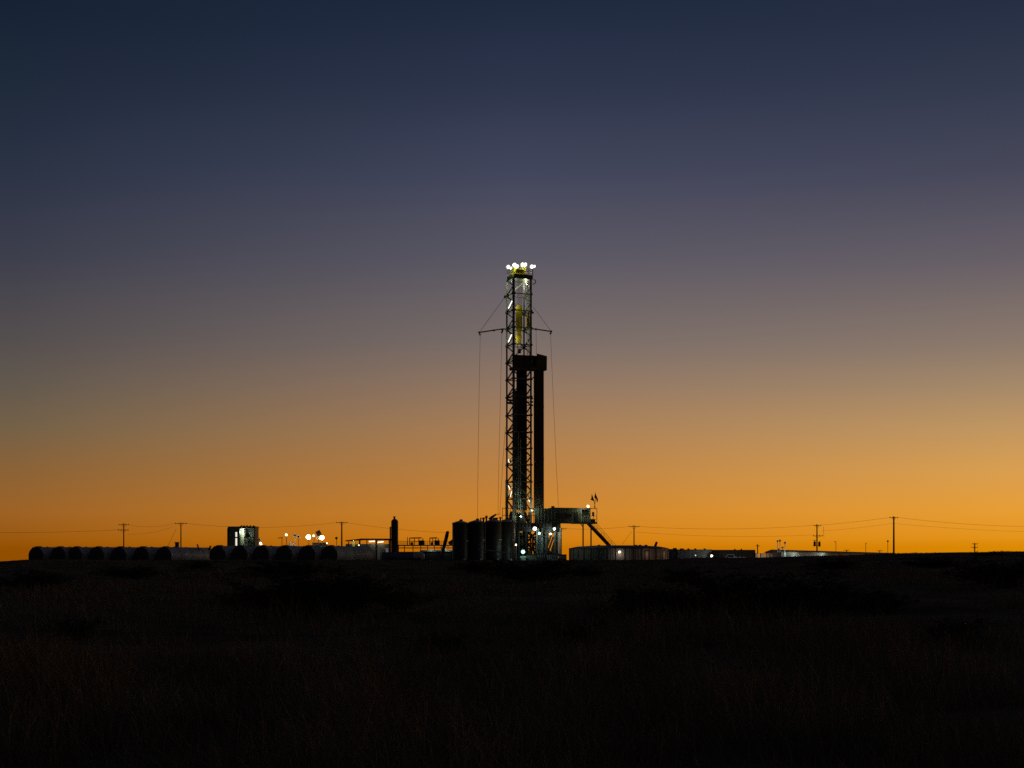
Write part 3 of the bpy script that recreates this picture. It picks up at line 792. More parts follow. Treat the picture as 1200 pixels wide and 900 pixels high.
# gear standing on the tank roofs
sp = thing('filling_spout', 'slanted pipe spout sticking up over the upright tanks', 'pipe', W(575, 609.5, 249))
mb = MB().tube([W(573.6, 609, 249), W(576.2, 606.2, 249), W(581.6, 602.6, 249)], [0.3, 0.24, 0.13], 8); mb.tube([W(581, 603, 249), W(586.5, 602.2, 249)], 0.04, 5)
mb.build('spout', 'steel', sp); MB().bar(W(575.6, 611, 249), W(575.6, 606.8, 249), 0.34).build('post', 'steel', sp)
for i, (px, py, w_, h_, lab) in enumerate(((563.4, 609, 0.30, 0.75, 'thin vent stub on the roof of the second upright tank'), (566.6, 608.8, 0.5, 0.7, 'square hatch box on the roof of the second upright tank'),
                              (570.0, 607.6, 0.45, 1.0, 'taller valve stack between second and third upright tanks'), (582, 608.6, 0.5, 0.6, 'low valve stack on the third upright tank'), (586.4, 608.4, 0.4, 0.8, 'valve stack on the roof beside the rig rail'))):
    c = W(px, py, 248.6)
    v = thing('roof_valve', lab, 'valve', c, 'valves and vents on the upright tanks')
    zb = W(px, 612, 248.6).z
    MB().lathe([(w_ * 0.32, zb - c.z), (w_ * 0.32, 0.05), (w_ * 0.5, 0.06), (w_ * 0.5, h_ * 0.3), (w_ * 0.25, h_ * 0.34), (w_ * 0.25, h_ * 0.5)], c, 12).build('valve_body', 'steel', v)
    if i != 0: MB().tube([c + Vector((-w_ * 0.6, 0, h_ * 0.42)), c + Vector((w_ * 0.6, 0, h_ * 0.42))], 0.06, 6).build('hand_wheel', 'black', v)
mb = MB().tube([W(560, 643.6, 244), W(575, 645.4, 244), W(602, 649.2, 244)], 0.11, 8)
o = mb.build('suction_pipe', 'tankgrey'); tag(o, 'thin grey pipe running low across the front of the upright tanks', 'pipe')
for px in (562, 580, 598): q = W(px, 646, 244); MB().bar((q.x, q.y, PAD), (q.x, q.y, q.z + 0.15), 0.1).build('pipe_support', 'steel', o)

# ------------------------------------------------------------------ horizontal tanks (two rows)
TA = R(23)                                                     # axis leans this far from straight ahead
TD = Vector((math.sin(TA), math.cos(TA), 0)); TS = Vector((math.cos(TA), -math.sin(TA), 0))
TR, TL = 1.68, 14.0


def make_htank():
    t = thing('horizontal_tank', 'x', 'storage tank')
    zc = TR + 0.33; ax = Vector((0, 1, 0))
    MB().tube([(0, 0.35, zc), (0, TL - 0.35, zc)], TR, 40, cap=False).build('shell', 'tankgrey', t)
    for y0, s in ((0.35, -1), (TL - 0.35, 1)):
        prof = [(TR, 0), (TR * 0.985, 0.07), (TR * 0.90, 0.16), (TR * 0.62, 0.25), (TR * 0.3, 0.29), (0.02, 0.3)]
        MB().tube([(0, y0 + s * d, zc) for r, d in prof], [r for r, d in prof], 40).build('dished_end', 'headshade', t)
    mb = MB()
    for y in (0.4, 3.6, 7, 10.4, TL - 0.4): mb.tube([(0, y - 0.06, zc), (0, y + 0.06, zc)], TR + 0.035, 40)
    mb.build('hoop', 'tankgrey', t)
    for y in (1.6, TL - 1.6):
        MB().box((0, y, 0.45), 2.7, 0.3, 0.9).build('saddle', 'steel', t)
    h = MB().lathe([(0.55, zc + TR - 0.15), (0.55, zc + TR + 0.05), (0.62, zc + TR + 0.06), (0.62, zc + TR + 0.1), (0.2, zc + TR + 0.14)], (0, 1.1, 0), 16).build('hatch', 'steel', t)
    MB().tube([(0.5, 2.6, zc + TR - 0.3), (0.5, 2.6, zc + TR + 0.02), (0.7, 2.6, zc + TR + 0.06)], 0.07, 6).build('vent_pipe', 'steel', t)
    mb = MB()
    for x in (-0.22, 0.22): mb.bar((x, -0.32, 0.2), (x, -0.32, zc + TR + 0.1), 0.05)
    for z in np.arange(0.4, zc + TR, 0.33): mb.bar((-0.22, -0.32, z), (0.22, -0.32, z), 0.035)
    mb.build('ladder', 'steel', t)
    return t


ht0 = make_htank(); first = True
ROW_A = [(40.5, 'grey cylinder tank at the open field end of the row of seven'), (66.5, 'second lying tank of the row of seven, counted from the field end'), (86.0, 'third lying tank of the seven, close against the second'),
         (111.5, 'fourth lying tank, middle one of the row of seven'), (137.5, 'fifth lying tank of seven, below the pole with two crossarms'), (163.8, 'sixth lying tank of seven, next to the fully visible last one'), (190.3, 'last lying tank of seven, its long grey side fully visible')]
ROW_B = [(253.5, 'lying tank overlapping the grey side of the row of seven'), (279.0, 'second lying tank of the six, below the lit cabin'), (304.5, 'third lying tank of the six, under the small low lamp'),
         (331.5, 'fourth lying tank of the six, below the white lamp head'), (358.5, 'fifth lying tank of the six, below the bright star-like lamp'), (384.5, 'last lying tank of the six, its long side reaching towards the canopy')]
for row, grp, Y, z0 in ((ROW_A, 'seven lying tanks in a row at far left', 254, 0.62), (ROW_B, 'six lying tanks in a row left of the silo', 250, 0.78)):
    for cx, lab in row:
        x = (cx - 600) / F * Y
        loc = (x, Y, z0)
        if first: ht0.location = loc; ht0.rotation_euler = (0, 0, -TA); ht0['label'] = lab; t = ht0; first = False
        else: t = dup(ht0, loc, lab, -TA)
        t['group'] = grp
# odds and ends standing on top of the last tank of seven and on the six
for px, py, w_, hpx, lean, lab in ((207.5, 640.5, 0.62, 5, 0.0, 'small dark box standing on the last tank of seven'), (233.6, 641.5, 0.22, 3.4, -0.35, 'short slanted stub pipe on the last tank of seven'), (244.6, 642, 0.3, 2.2, 0.35, 'stubby slanted cap where the two tank rows meet')):
    b = W(px, py + 3, 262); tp = W(px, py - hpx + 0.5, 262) + Vector((lean, 0, 0))
    v = thing('tank_fitting', lab, 'fitting', b, 'fittings on top of the lying tanks'); MB().bar(b, tp, w_, w_).build('fitting_body', 'steel', v); MB().bar(tp, tp + Vector((0, 0, 0.12)), w_ * 1.3).build('cap', 'black', v)

# ------------------------------------------------------------------ lit cabin block behind the six tanks
YC = 282.0
cb = thing('control_cabin', 'dark boxy cabin with one tall lit doorway above the lying tanks', 'cabin', W(282, 650, YC))


def wbox(px0, px1, py0, py1, Y, dep, mb=None):
    """Box facing the camera side, dep deep from depth Y backwards."""
    a, b = W(px0, py1, Y), W(px1, py0, Y)
    return (mb or MB()).box(((a.x + b.x) / 2, Y + dep / 2, (a.z + b.z) / 2), b.x - a.x, dep, b.z - a.z)


GY = H + (EYE - PAD) / YC * F                                  # pad row at that depth
mb = wbox(267, 275.6, 617.6, GY, YC, 4.0); wbox(278, 281, 617.6, GY, YC, 4.0, mb); wbox(275.6, 278, 617.6, 623.5, YC, 4.0, mb); wbox(275.6, 278, 629.2, 630.6, YC, 4.0, mb)
a, b = W(266.2, 640, YC), W(267, 617.6, YC)
mb.prism([W(266.2, GY, YC), W(267, GY, YC), W(268.4, 617.6, YC), W(267.6, 617.6, YC), W(266.2, 619.4, YC)], (0, 4, 0))
mb.build('wall', 'green', cb)
w = wbox(275.7, 277.9, 623.6, 629.1, YC + 0.3, 0.04).build('window', 'L_dim', cb); wbox(275.7, 277.9, 630.7, 639.4, YC + 0.3, 0.04).build('window', 'L_dim', cb)
wbox(266.6, 281.2, 616.9, 617.6, YC - 0.1, 4.2).build('roof', 'steel', cb)
mb = wbox(281, 299, 616.6, 619, YC - 0.1, 4.2)
for px in (282, 285, 288.5, 292.5, 296.5): wbox(px, px + 1.4, 615.6, 616.6, YC, 0.4, mb)
wbox(281, 299, 619, GY, YC + 3.8, 0.15, mb); wbox(298.2, 299, 619, GY, YC, 3.8, mb)
mb.build('open_bay', 'steel', cb)
wbox(286.2, 286.9, 619, GY, YC, 0.3).build('bay_post', 'white', cb)
wbox(281.2, 286.2, 619.2, GY, YC + 1.6, 0.1).build('bay_wall', 'white', cb)
mb = wbox(287, 291.2, 631, GY, YC + 1.2, 1.2); wbox(292.4, 297.6, 626, GY, YC + 2, 1.2, mb); mb.build('machine', 'green', cb)
mb = MB()
for px in (293.4, 295.2, 297.2): q = W(px, 640, YC + 0.8); mb.tube([W(px, 640, YC + 0.8), W(px, 624, YC + 0.8)], 0.09, 7)
mb.build('bay_pipe', 'palegreen', cb)
q = W(290.2, 627.2, YC + 0.5); MB().tube([q, q + Vector((0, 0.6, 0))], 0.42, 16).build('fan_drum', 'black', cb)
MB().bar(W(288.4, 628.4, YC + 0.6), W(291.6, 624.8, YC + 0.6), 0.12).build('fan_bracket', 'white', cb)
q = W(283.7, 620.6, YC + 0.7); MB().tube([q + Vector((-0.3, 0, 0)), q + Vector((0.3, 0, 0))], 0.09, 8).build('bay_lamp', 'L_soft', cb)
light(q + Vector((0, -0.1, -0.5)), 62, (0.85, 1.0, 0.62), 'POINT', 0.15); light(W(290.5, 621.0, YC + 0.6), 34, (0.9, 1, 0.8), 'POINT', 0.12)

# ------------------------------------------------------------------ lamps and gear seen over the six tanks
YL = 278.0


def lamp_pole(px, py, r, lens, label, watts=0, col_=WARM, base=652, mast_mat='steel', d=(0, -1, -0.2), name='light_tower', Y=YL, lean=0.0):
    p = W(px, py, Y); t = thing(name, label, 'lamp', (p.x, Y + 0.4, PAD), 'work lamps around the tanks')
    mb = MB().bar((p.x + lean, Y + 0.4, PAD), (p.x, Y + 0.4, p.z - r * 0.3), 0.10); mb.box((p.x + lean, Y + 0.4, PAD + 0.15), 0.9, 0.7, 0.3)
    mb.build('lamp_mast', mast_mat, t); flood(t, p, r, lens, d=d)
    if watts: light(p + Vector(d).normalized() * (r * 0.5 + 0.35), watts, col_, 'POINT', 0.15)
    return t


lamp_pole(361.4, 629.3, 0.50, 'L_warm', 'largest bright warm lamp above the lying tanks', 60)
lamp_pole(377.4, 630.2, 0.46, 'L_warm', 'bright warm lamp beside the slanted dark panel', 60)
lamp_pole(367.6, 627.8, 0.26, 'L_soft', 'smaller lamp on a post between the two brightest lamps', 0)
lamp_pole(335.4, 626.8, 0.30, 'L_soft', 'white lamp head tilted on a thin pole above the fourth of six tanks', 0, d=(0.7, -1, 0.3))
lamp_pole(305.6, 637.0, 0.26, 'L_soft', 'small low lamp close beside the lit cabin', 25, (1, 1, 0.9))
lamp_pole(383.2, 636.6, 0.18, 'L_soft', 'tiny low lamp at the end of the flat dark box', 0)
for px, py, r, lab in ((303.2, 632.4, 0.34, 'unlit dark lamp head leaning beside the lit cabin'), (345.2, 627.2, 0.30, 'taller of two unlit dark lamp heads on the pale pole'), (349.6, 629.0, 0.30, 'lower of two unlit dark lamp heads beside the pale pole'),
                       (372.6, 630.2, 0.26, 'small unlit lamp head under the slanted panel'), (394.2, 630.6, 0.26, 'lone unlit lamp on a pole beside the utility pole near the canopy')):
    lamp_pole(px, py, r, 'glass', lab, mast_mat='white' if px == 345.2 else 'steel', d=(0.5, -1, -0.3) if px != 303.2 else (0.8, -0.6, 0.5))
t = thing('tilted_panel', 'slanted dark panel on a post over the brightest lamps', 'panel', W(374, 650, YL))
a, b = W(372.0, 622.2, YL), W(374.6, 627.4, YL)
MB().bar(a, b, 0.30, 0.9).build('panel_board', 'black', t); MB().bar(W(374.2, 652, YL + 0.2), W(373.8, 626, YL + 0.2), 0.09).build('panel_post', 'steel', t)
t = thing('antenna_post', 'thin post with a short crossbar near the tilted white lamp', 'antenna', W(330.4, 650, YL))
mb = MB().bar(W(330.5, 655, YL), W(330.5, 629.6, YL), 0.10); mb.build('post', 'steel', t); MB().bar(W(325.6, 630.6, YL), W(331.4, 630, YL), 0.13).build('crossbar', 'steel', t)
t = thing('flat_equipment_box', 'long flat dark box lying behind the lamps above the six tanks', 'box', W(376, 650, YL)); wbox(366, 382, 636.4, 658, YL + 1.5, 2.0).build('box_body', 'steel', t); wbox(365.6, 382.4, 635.9, 636.5, YL + 1.4, 2.2).build('lid', 'black', t)
for px, py, w_, lab in ((340.4, 635.4, 1.6, 'small white drum left of the pale lamp pole'), (343.8, 636.4, 1.2, 'smaller white drum beside the pale lamp pole')):
    q = W(px, py, YL); t = thing('white_drum', lab, 'drum', (q.x, YL, PAD), 'white drums behind the six tanks')
    MB().lathe([(w_ * 0.13, 0), (w_ * 0.13, q.z - PAD), (w_ * 0.05, q.z - PAD + 0.12)], (q.x, YL, PAD), 14).build('drum_body', 'white', t); MB().lathe([(w_ * 0.14, 2.2), (w_ * 0.14, 2.28)], (q.x, YL, PAD), 14).build('drum_band', 'steel', t)
light(W(343, 633, YL - 1.5), 30, (1, 1, 0.9), 'POINT', 0.15)

# ------------------------------------------------------------------ canopy, silo, mud system left of the upright tanks
YM = 266.0
cn = thing('canopy_shelter', 'low flat canopy roof on posts with strip lights, beside the silo', 'canopy', W(432, 650, YM))
mb = MB().prism([W(404.6, 634.2, YM), W(404.6, 633.2, YM), W(424, 631.0, YM), W(458.5, 631.2, YM), W(458.5, 633.0, YM), W(424, 632.6, YM)], (0, 4.5, 0)); mb.build('roof', 'steel', cn)
for px in (408.6, 421.5, 430.0, 440.6, 441.8, 456): 
    for dy in (0.2, 4.2): MB().bar(W(px, 660, YM + dy), W(px, 633, YM + dy), 0.17 if px != 421.5 else 0.3).build('canopy_post', 'steel', cn)
for x0, x1, y0, y1 in ((432.4, 439.2, 634.6, 634.2), (442.4, 449.4, 635.6, 634.8)):
    MB().tube([W(x0, y0, YM + 1.2), W(x1, y1, YM + 1.2)], 0.10, 8).build('strip_light', 'L_tube', cn)
MB().box(W(431, 648, YM + 3.2), 8.2, 1.6, 3.4).build('machine_housing', 'steel', cn)
light(W(437, 636.2, YM + 1.4), 22, (1, 0.9, 0.65), 'POINT', 0.2)
light(W(446, 636.6, YM + 1.4), 22, (1, 0.9, 0.65), 'POINT', 0.2)
for px, py, lab in ((414.4, 637.4, 'yellow-lit machine under the field end of the canopy'), ):
    t = thing('pump_unit', lab, 'machine', W(px, 650, YM + 2)); wbox(px - 1.8, px + 1.8, 635, 656, YM + 2, 1.0).build('pump_body', 'yellow', t); MB().tube([W(px - 0.8, 635, YM + 2.4), W(px - 0.2, 632.6, YM + 2.4)], 0.12, 7).build('exhaust', 'white', t)
    light(W(px + 0.2, 634.6, YM + 1.0), 26, (1, 0.95, 0.6), 'POINT', 0.1)
t = thing('marker_light', 'small white light on the ground under the canopy', 'lamp', W(420.6, 650, YM - 0.5)); q = W(420.6, 638.8, YM - 0.5); MB().bar(W(420.6, 660, YM - 0.3), q + Vector((0, 0.2, 0)), 0.08).build('stake', 'steel', t); flood(t, q, 0.14, 'L_soft')

YS = 262.0
sl = thing('silo', 'tall narrow black silo with a domed cap beside the canopy', 'silo', W(462.3, 656, YS)); c = W(462.5, 608.9, YS); r_ = 4.15 / F * YS
MB().lathe([(r_, PAD), (r_, c.z - 0.55), (r_ * 0.96, c.z - 0.35), (r_ * 0.8, c.z - 0.1)], (c.x, YS, 0), 32).build('shell', 'black', sl)
cap = MB().lathe([(r_ * 0.82, c.z - 0.12), (r_ * 0.6, c.z + 0.05), (0.1, c.z + 0.12)], (c.x, YS, 0), 24).build('cap', 'black', sl)
MB().lathe([(0.18, c.z), (0.18, c.z + 0.42), (0.26, c.z + 0.43), (0.2, c.z + 0.6)], (c.x - 0.05, YS, 0), 12).build('vent', 'steel', cap)
MB().tube([W(457.4, 662, YS), W(457.4, 617.2, YS), ], 0.13, 8).build('fill_pipe', 'steel', sl)
mb = MB()
for z in np.arange(PAD, c.z - 0.3, 1.2): mb.lathe([(r_ + 0.03, z), (r_ + 0.03, z + 0.08)], (c.x, YS, 0), 32)
mb.build('hoop', 'black', sl)

mp = thing('mud_pit_platform', 'long low steel pit platform with walkways and railings beside the upright tanks', 'platform', W(500, 655, YS))
mb = wbox(466, 533, 646.5, 664, YS, 3.0)
for px in np.arange(467, 532, 3.2): wbox(px, px + 0.6, 646.8, 662, YS - 0.08, 0.08, mb)
mb.build('pit_wall', 'tankdark', mp)
wbox(492, 533, 644.6, 646.4, YS - 0.4, 3.4).build('lit_deck', 'palegreen', mp)
wbox(466, 533, 638.4, 639.6, YS - 0.2, 3.2).build('walkway', 'steel', mp)
wbox(466, 533, 641.6, 642.6, YS - 0.3, 0.5).build('pipe_rack_beam', 'steel', mp)
for px in (467, 474, 484, 493, 501, 509, 517, 525): MB().bar(W(px, 648, YS), W(px, 639.5, YS), 0.14).build('platform_post', 'steel', mp)
mb = MB()
for px in list(np.arange(467.5, 478, 2.4)) + [477.6, 498, 500.6, 517, 519.6, 522.8, 526.4, 530]: mb.bar(W(px, 638.6, YS), W(px, 634.2 if px != 477.6 else 629.4, YS), 0.06 if px != 477.6 else 0.12)
for py in (634.3, 636.4): mb.bar(W(467, py, YS), W(533, py, YS), 0.06)
mb.build('railing', 'steel', mp)
light(W(505, 643.6, YS - 1.0), 9, (0.75, 1, 0.92), 'POINT', 0.2); light(W(523, 643.6, YS - 1.0), 9, (0.75, 1, 0.92), 'POINT', 0.2)
for x0, x1, lab in ((480, 495.5, 'boxy shaker unit with open frame on the pit walkway, nearer the silo'), (503.6, 513.6, 'smaller shaker unit on the walkway behind the slanted black pipe')):
    t = thing('shale_shaker', lab, 'machine', W((x0 + x1) / 2, 638, YS + 1), 'shaker units on the pit walkway')
    mb = MB()
    for px in (x0, x0 + (x1 - x0) * 0.36, x0 + (x1 - x0) * 0.7, x1): mb.bar(W(px, 638.4, YS + 0.6), W(px, 630.6, YS + 0.6), 0.14)
    mb.bar(W(x0, 630.6, YS + 0.6), W(x1 - 1.5, 630.2, YS + 0.6), 0.2); mb.bar(W(x0, 634.2, YS + 0.6), W(x1, 634.8, YS + 0.6), 0.13); mb.build('shaker_frame', 'steel', t)
    wbox(x1 - 4.5, x1 + 1.5, 633.2, 638.3, YS + 0.8, 1.2).build('shaker_box', 'black', t); wbox(x0 + 1.0, x0 + 3.8, 635.4, 638.3, YS + 0.8, 1.2).build('feed_tray', 'steel', t)
t = thing('agitator_motor', 'small dark pump with angled outlet on the walkway against the first upright tank', 'machine', W(529, 638, YS)); mb = MB().tube([W(526, 637.4, YS), W(531.5, 633.2, YS)], 0.32, 10); mb.build('motor_body', 'black', t); wbox(526.6, 530.6, 636.6, 638.4, YS - 0.3, 0.8).build('motor_foot', 'steel', t)
t = thing('exhaust_stack', 'black pipe leaning over the pit walkway beside the upright tanks', 'pipe', W(521, 650, YS - 1.2)); MB().tube([W(515.6, 660, YS - 1.2), W(523.6, 628, YS - 1.2)], 0.33, 10).build('stack_pipe', 'black', t); MB().tube([W(523.3, 629, YS - 1.2), W(524.6, 623.4, YS - 1.2), W(525.8, 622.6, YS - 1.2)], [0.36, 0.3, 0.12], 10).build('stack_tip', 'black', t)

YT = 246.0
t = thing('tank_trailer', 'low dark trailer tank with a pale top edge in front of the silo', 'trailer', W(472, 658, YT))
q0, q1 = W(447, 651.6, YT), W(491, 651.8, YT); rr = 4.3 / F * YT
prof = [(q0, rr * 0.5), (q0 + Vector((0.15, 0, 0)), rr * 0.9), (q0 + Vector((0.45, 0, 0)), rr), (q1, rr)]
MB().tube([p for p, r in prof], [r for p, r in prof], 24).build('tank_shell', 'contA', t)
q2 = W(497.6, 652.2, YT); MB().tube([q1 + Vector((-1.0, 0, 0.08)), q1 + Vector((-0.9, 0, 0.08)), q1 + Vector((0.3, 0, 0.1)), q2 - Vector((0.25, 0, 0)), q2], [rr * 0.9, rr * 1.12, rr * 1.12, rr * 0.95, rr * 0.5], 24).build('rounded_end', 'white', t)
wbox(447, 491, 646.9, 647.5, YT - 0.4, 0.8).build('walkway', 'white', t)
for px in (455, 461, 484, 490): q = W(px, 657.4, YT - 0.7); MB().tube([q, q + Vector((0, 0.3, 0))], 0.5, 18).build('wheel', 'rubber', t)
wbox(446, 494, 655.4, 656.6, YT - 0.5, 1.0).build('chassis', 'steel', t)
for px, lab in ((443.4, 'small pale valve box at the end of the six tanks'), (453.6, 'lit pale valve post between canopy and silo')):
    t = thing('valve_box', lab, 'valve', W(px, 652, YT + 6), 'pale valves near the silo'); wbox(px - 1.3, px + 1.3, 644, 660, YT + 6, 0.8).build('box_body', 'tankgrey', t); q = W(px, 643, YT + 6.4); MB().tube([q - Vector((0.3, 0, 0)), q + Vector((0.3, 0, 0))], 0.12, 8).build('hand_wheel', 'white', t)
light(W(453.6, 643.4, YT + 4.6), 14, (1, 1, 0.8), 'POINT', 0.1)

# ------------------------------------------------------------------ flood lamp on the ground below the rig, skids beside it
YG = 247.0
t = thing('ground_flood_lamp', 'greenish white flood lamp low in front of the rig base', 'lamp', W(613, 656, YG)); p = W(613, 646.6, YG)
MB().bar(W(613, 662, YG + 0.35), p + Vector((0, 0.35, -0.1)), 0.12).build('stand', 'steel', t); flood(t, p, 0.34, 'L_green', d=(0, -1, -0.1)); light(p + Vector((0, -1.9, -0.2)), 60, GREENW, 'POINT', 0.15)
t = thing('lamp_skid', 'pale flat skid lit green under the ground flood lamp', 'skid', W(613.4, 656, YG - 1)); wbox(609.8, 616.6, 651.8, 653.4, YG - 0.2, 1.6).build('skid_deck', 'palegreen', t); wbox(610.4, 616, 653.4, 660, YG - 0.1, 1.4).build('skid_frame', 'green', t)
t = thing('side_lamp', 'small white lamp beside the tank touching the rig', 'lamp', W(604.6, 656, YG + 0.6)); p = W(604.6, 638.4, YG + 0.4); MB().bar(W(604.9, 662, YG + 0.8), p + Vector((0.05, 0.35, -0.2)), 0.1).build('stand', 'steel', t); flood(t, p, 0.16, 'L_soft'); light(p + Vector((0.25, -0.5, 0)), 22, COOL, 'POINT', 0.1)
YK = 250.0
for x0, x1, y0, m1, lab in ((617, 629, 650.5, 'green', 'low green pump skid right of the ground flood lamp'), (630, 640, 648.8, 'steel', 'dark flat equipment skid under the rig columns'), (641, 654, 650.5, 'contB', 'low skid with pipes beside the white lit column'), (655.5, 664, 650.2, 'steel', 'dark skid between rig and round water tank')):
    t = thing('equipment_skid', lab, 'skid', W((x0 + x1) / 2, 656, YK), 'equipment skids at the rig base'); wbox(x0, x1, y0, 662, YK, 1.6).build('skid_body', m1, t); wbox(x0 - 0.2, x1 + 0.2, y0 - 0.6, y0, YK - 0.1, 1.8).build('skid_lid', 'steel', t)
    mb = MB()
    for px in np.arange(x0 + 1, x1, 2.3): mb.tube([W(px, y0 + 4.5, YK - 0.15), W(px, y0 + 1.2, YK - 0.15)], 0.09, 6)
    mb.build('skid_pipe', 'tankgrey', t)
t = thing('catwalk_ramp', 'sloping railed catwalk running down from the rig columns', 'ramp', W(648, 655, 251)); MB().bar(W(638.5, 645.4, 251), W(656.4, 652, 251), 0.9, 0.18).build('ramp_deck', 'steel', t)
mb = MB().bar(W(638.5, 642.8, 250.5), W(656.4, 649.4, 250.5), 0.07)
for k in range(7): q = W(638.5 + 17.9 * k / 6, 645.4 + 6.6 * k / 6, 250.5); mb.bar(q, q + Vector((0, 0, 0.4)), 0.05)
mb.build('ramp_railing', 'palegreen', t)

# ------------------------------------------------------------------ round water tank and the low buildings on the right
YR = 262.0
cx = (725 - 600) / F * YR; rad = 58 / F * YR
ztop = W(725, 642.8, YR - rad * 0.6).z
wt = thing('round_water_tank', 'broad low round tank with ribbed wall and domed cover', 'water tank', (cx, YR, PAD))
nsec = 72; vA, vB = MB(), MB()
for i in range(nsec):
    a0, a1 = 2 * math.pi * i / nsec, 2 * math.pi * (i + 1) / nsec; am = math.degrees((a0 + a1) / 2)
    tgt = vA if 100 < am < 249 else vB                         # the sheets of one half are darker
    p0 = Vector((cx + rad * math.cos(a0), YR + rad * math.sin(a0), PAD)); p1 = Vector((cx + rad * math.cos(a1), YR + rad * math.sin(a1), PAD)); up = Vector((0, 0, ztop - PAD))
    tgt.add([p0, p1, p1 + up, p0 + up], [(0, 1, 2, 3)])
vA.build('wall', 'sheetA', wt)['label'] = 'dark ribbed wall sheets'
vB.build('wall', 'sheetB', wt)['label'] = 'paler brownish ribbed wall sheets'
mb = MB()
for i in range(0, nsec, 2): a = 2 * math.pi * (i + 0.5) / nsec; q = Vector((cx + (rad + 0.04) * math.cos(a), YR + (rad + 0.04) * math.sin(a), PAD)); mb.box(q + Vector((0, 0, (ztop - PAD) / 2)), 0.07, 0.16, ztop - PAD - 0.05, a)
mb.build('wall_rib', 'steel', wt)
rv = [(rad + 0.12, ztop - 0.02), (rad + 0.12, ztop + 0.06), (rad * 0.95, ztop + 0.2), (rad * 0.82, ztop + 0.42), (rad * 0.5, ztop + 0.6), (0.3, ztop + 0.64)]
MB().lathe(rv, (cx, YR, 0), 72).build('cover', 'steel', wt)
mb = MB()
for px in (662 + 40, 745, 750, 757): q = W(px, 639.6, YR - 3); mb.lathe([(0.3, -0.3), (0.3, 0.12), (0.12, 0.2)], q, 10)
mb.build('cover_vent', 'steel', wt)


def on_wall(px, py, off=0.06):
    """Point on the round wall seen at (px, py)."""
    u = (px - 600) / F; lo, hi = YR - rad, YR
    for _ in range(50):
        mid = (lo + hi) / 2
        if (u * mid - cx) ** 2 + (mid - YR) ** 2 > (rad + off) ** 2: lo = mid
        else: hi = mid
    return W(px, py, hi)


for px in (758, 778):
    q = on_wall(px, 651, 0.05); a = math.atan2(q.y - YR, q.x - cx); zb, zt = PAD, W(px, 646.2, q.y).z
    d = MB().box((q.x, q.y, (zb + zt) / 2), 0.10, 0.55, zt - zb, a).build('door', 'doorlit', wt)
    MB().box((q.x, q.y, (zb + zt) / 2 + 0.1), 0.06, 0.9, zt - zb + 0.25, a).build('door_frame', 'rust', d)
    light(Vector((q.x + math.cos(a) * 0.9, q.y + math.sin(a) * 0.9, W(px, 649, q.y).z)), 4.0, (1, 0.75, 0.5), 'POINT', 0.1)
q = on_wall(726, 646.8, 0.35); flood(wt, q, 0.26, 'L_warm', d=(0.05, -1, -0.3), name='wall_lamp'); light(q + Vector((0, -0.75, -0.35)), 9, (1, 0.9, 0.7), 'POINT', 0.12)
t = thing('leaning_chute', 'short dark leaning funnel on the cover of the round water tank', 'chute', W(768, 640.5, YR + 2)); MB().tube([W(767.4, 641.5, YR + 2), W(769.4, 635.6, YR + 2)], [0.28, 0.22], 10).build('chute_pipe', 'black', t); MB().tube([W(769.2, 636.4, YR + 2), W(769.6, 634.8, YR + 2)], [0.28, 0.14], 10).build('chute_cap', 'black', t)


def container(px0, px1, py0, Y, mat, label, extras=(), name='site_container', cat='container'):
    t = thing(name, label, cat, W((px0 + px1) / 2, 656, Y), 'site containers beyond the round tank'); gy = H + (EYE - PAD) / Y * F
    wbox(px0, px1, py0 + 0.7, gy, Y, 2.6).build('wall', mat, t)
    mb = wbox(px0 - 0.2, px1 + 0.2, py0, py0 + 0.7, Y - 0.1, 2.8)
    for px, w_ in extras: wbox(px, px + w_, py0 - 1.2, py0, Y + 0.6, 0.8, mb)
    mb.build('roof', 'steel', t)
    mb = MB()
    for px in (px0 + 0.25, px1 - 0.25): mb.bar(W(px, gy, Y - 0.06), W(px, py0 + 0.6, Y - 0.06), 0.13)
    mb.build('corner_post', 'steel', t)
    n = max(1, int((px1 - px0) / 16))
    for k in range(n):
        px = px0 + (px1 - px0) * (k + 0.5) / n; wbox(px - 1.6, px + 1.6, 647.5, gy - 0.3, Y - 0.07, 0.06).build('door', mat, t)
    return t


YB = 300.0
container(783, 793.5, 643.3, YB - 8, 'contA', 'short bluish container tucked against the round water tank', ((789, 4), ))
container(794, 834, 643.9, YB, 'contB', 'long mauve grey container with two small lights', ((797, 4.5), (806, 2), (814, 2), (825, 2)))
container(834.6, 885, 644.3, YB + 4, 'contC', 'long brown container behind the parked pale truck', ((868.5, 1.2), (861, 1)))
for px, py, r, lens, lab, wt_ in ((815, 650.8, 0.17, 'L_dim', 'dim small lamp on the mauve container', 3), (834, 651.4, 0.25, 'L_soft', 'brighter small lamp at the end of the mauve container', 25)):
    q = W(px, py, YB - 1.5); t = thing('yard_lamp', lab, 'lamp', (q.x, q.y, PAD)); MB().bar((q.x, q.y + 0.2, PAD), (q.x, q.y + 0.2, q.z), 0.08).build('stand', 'steel', t); flood(t, q, r, lens); light(q + Vector((0, -0.6, 0)), wt_, COOL, 'POINT', 0.1)

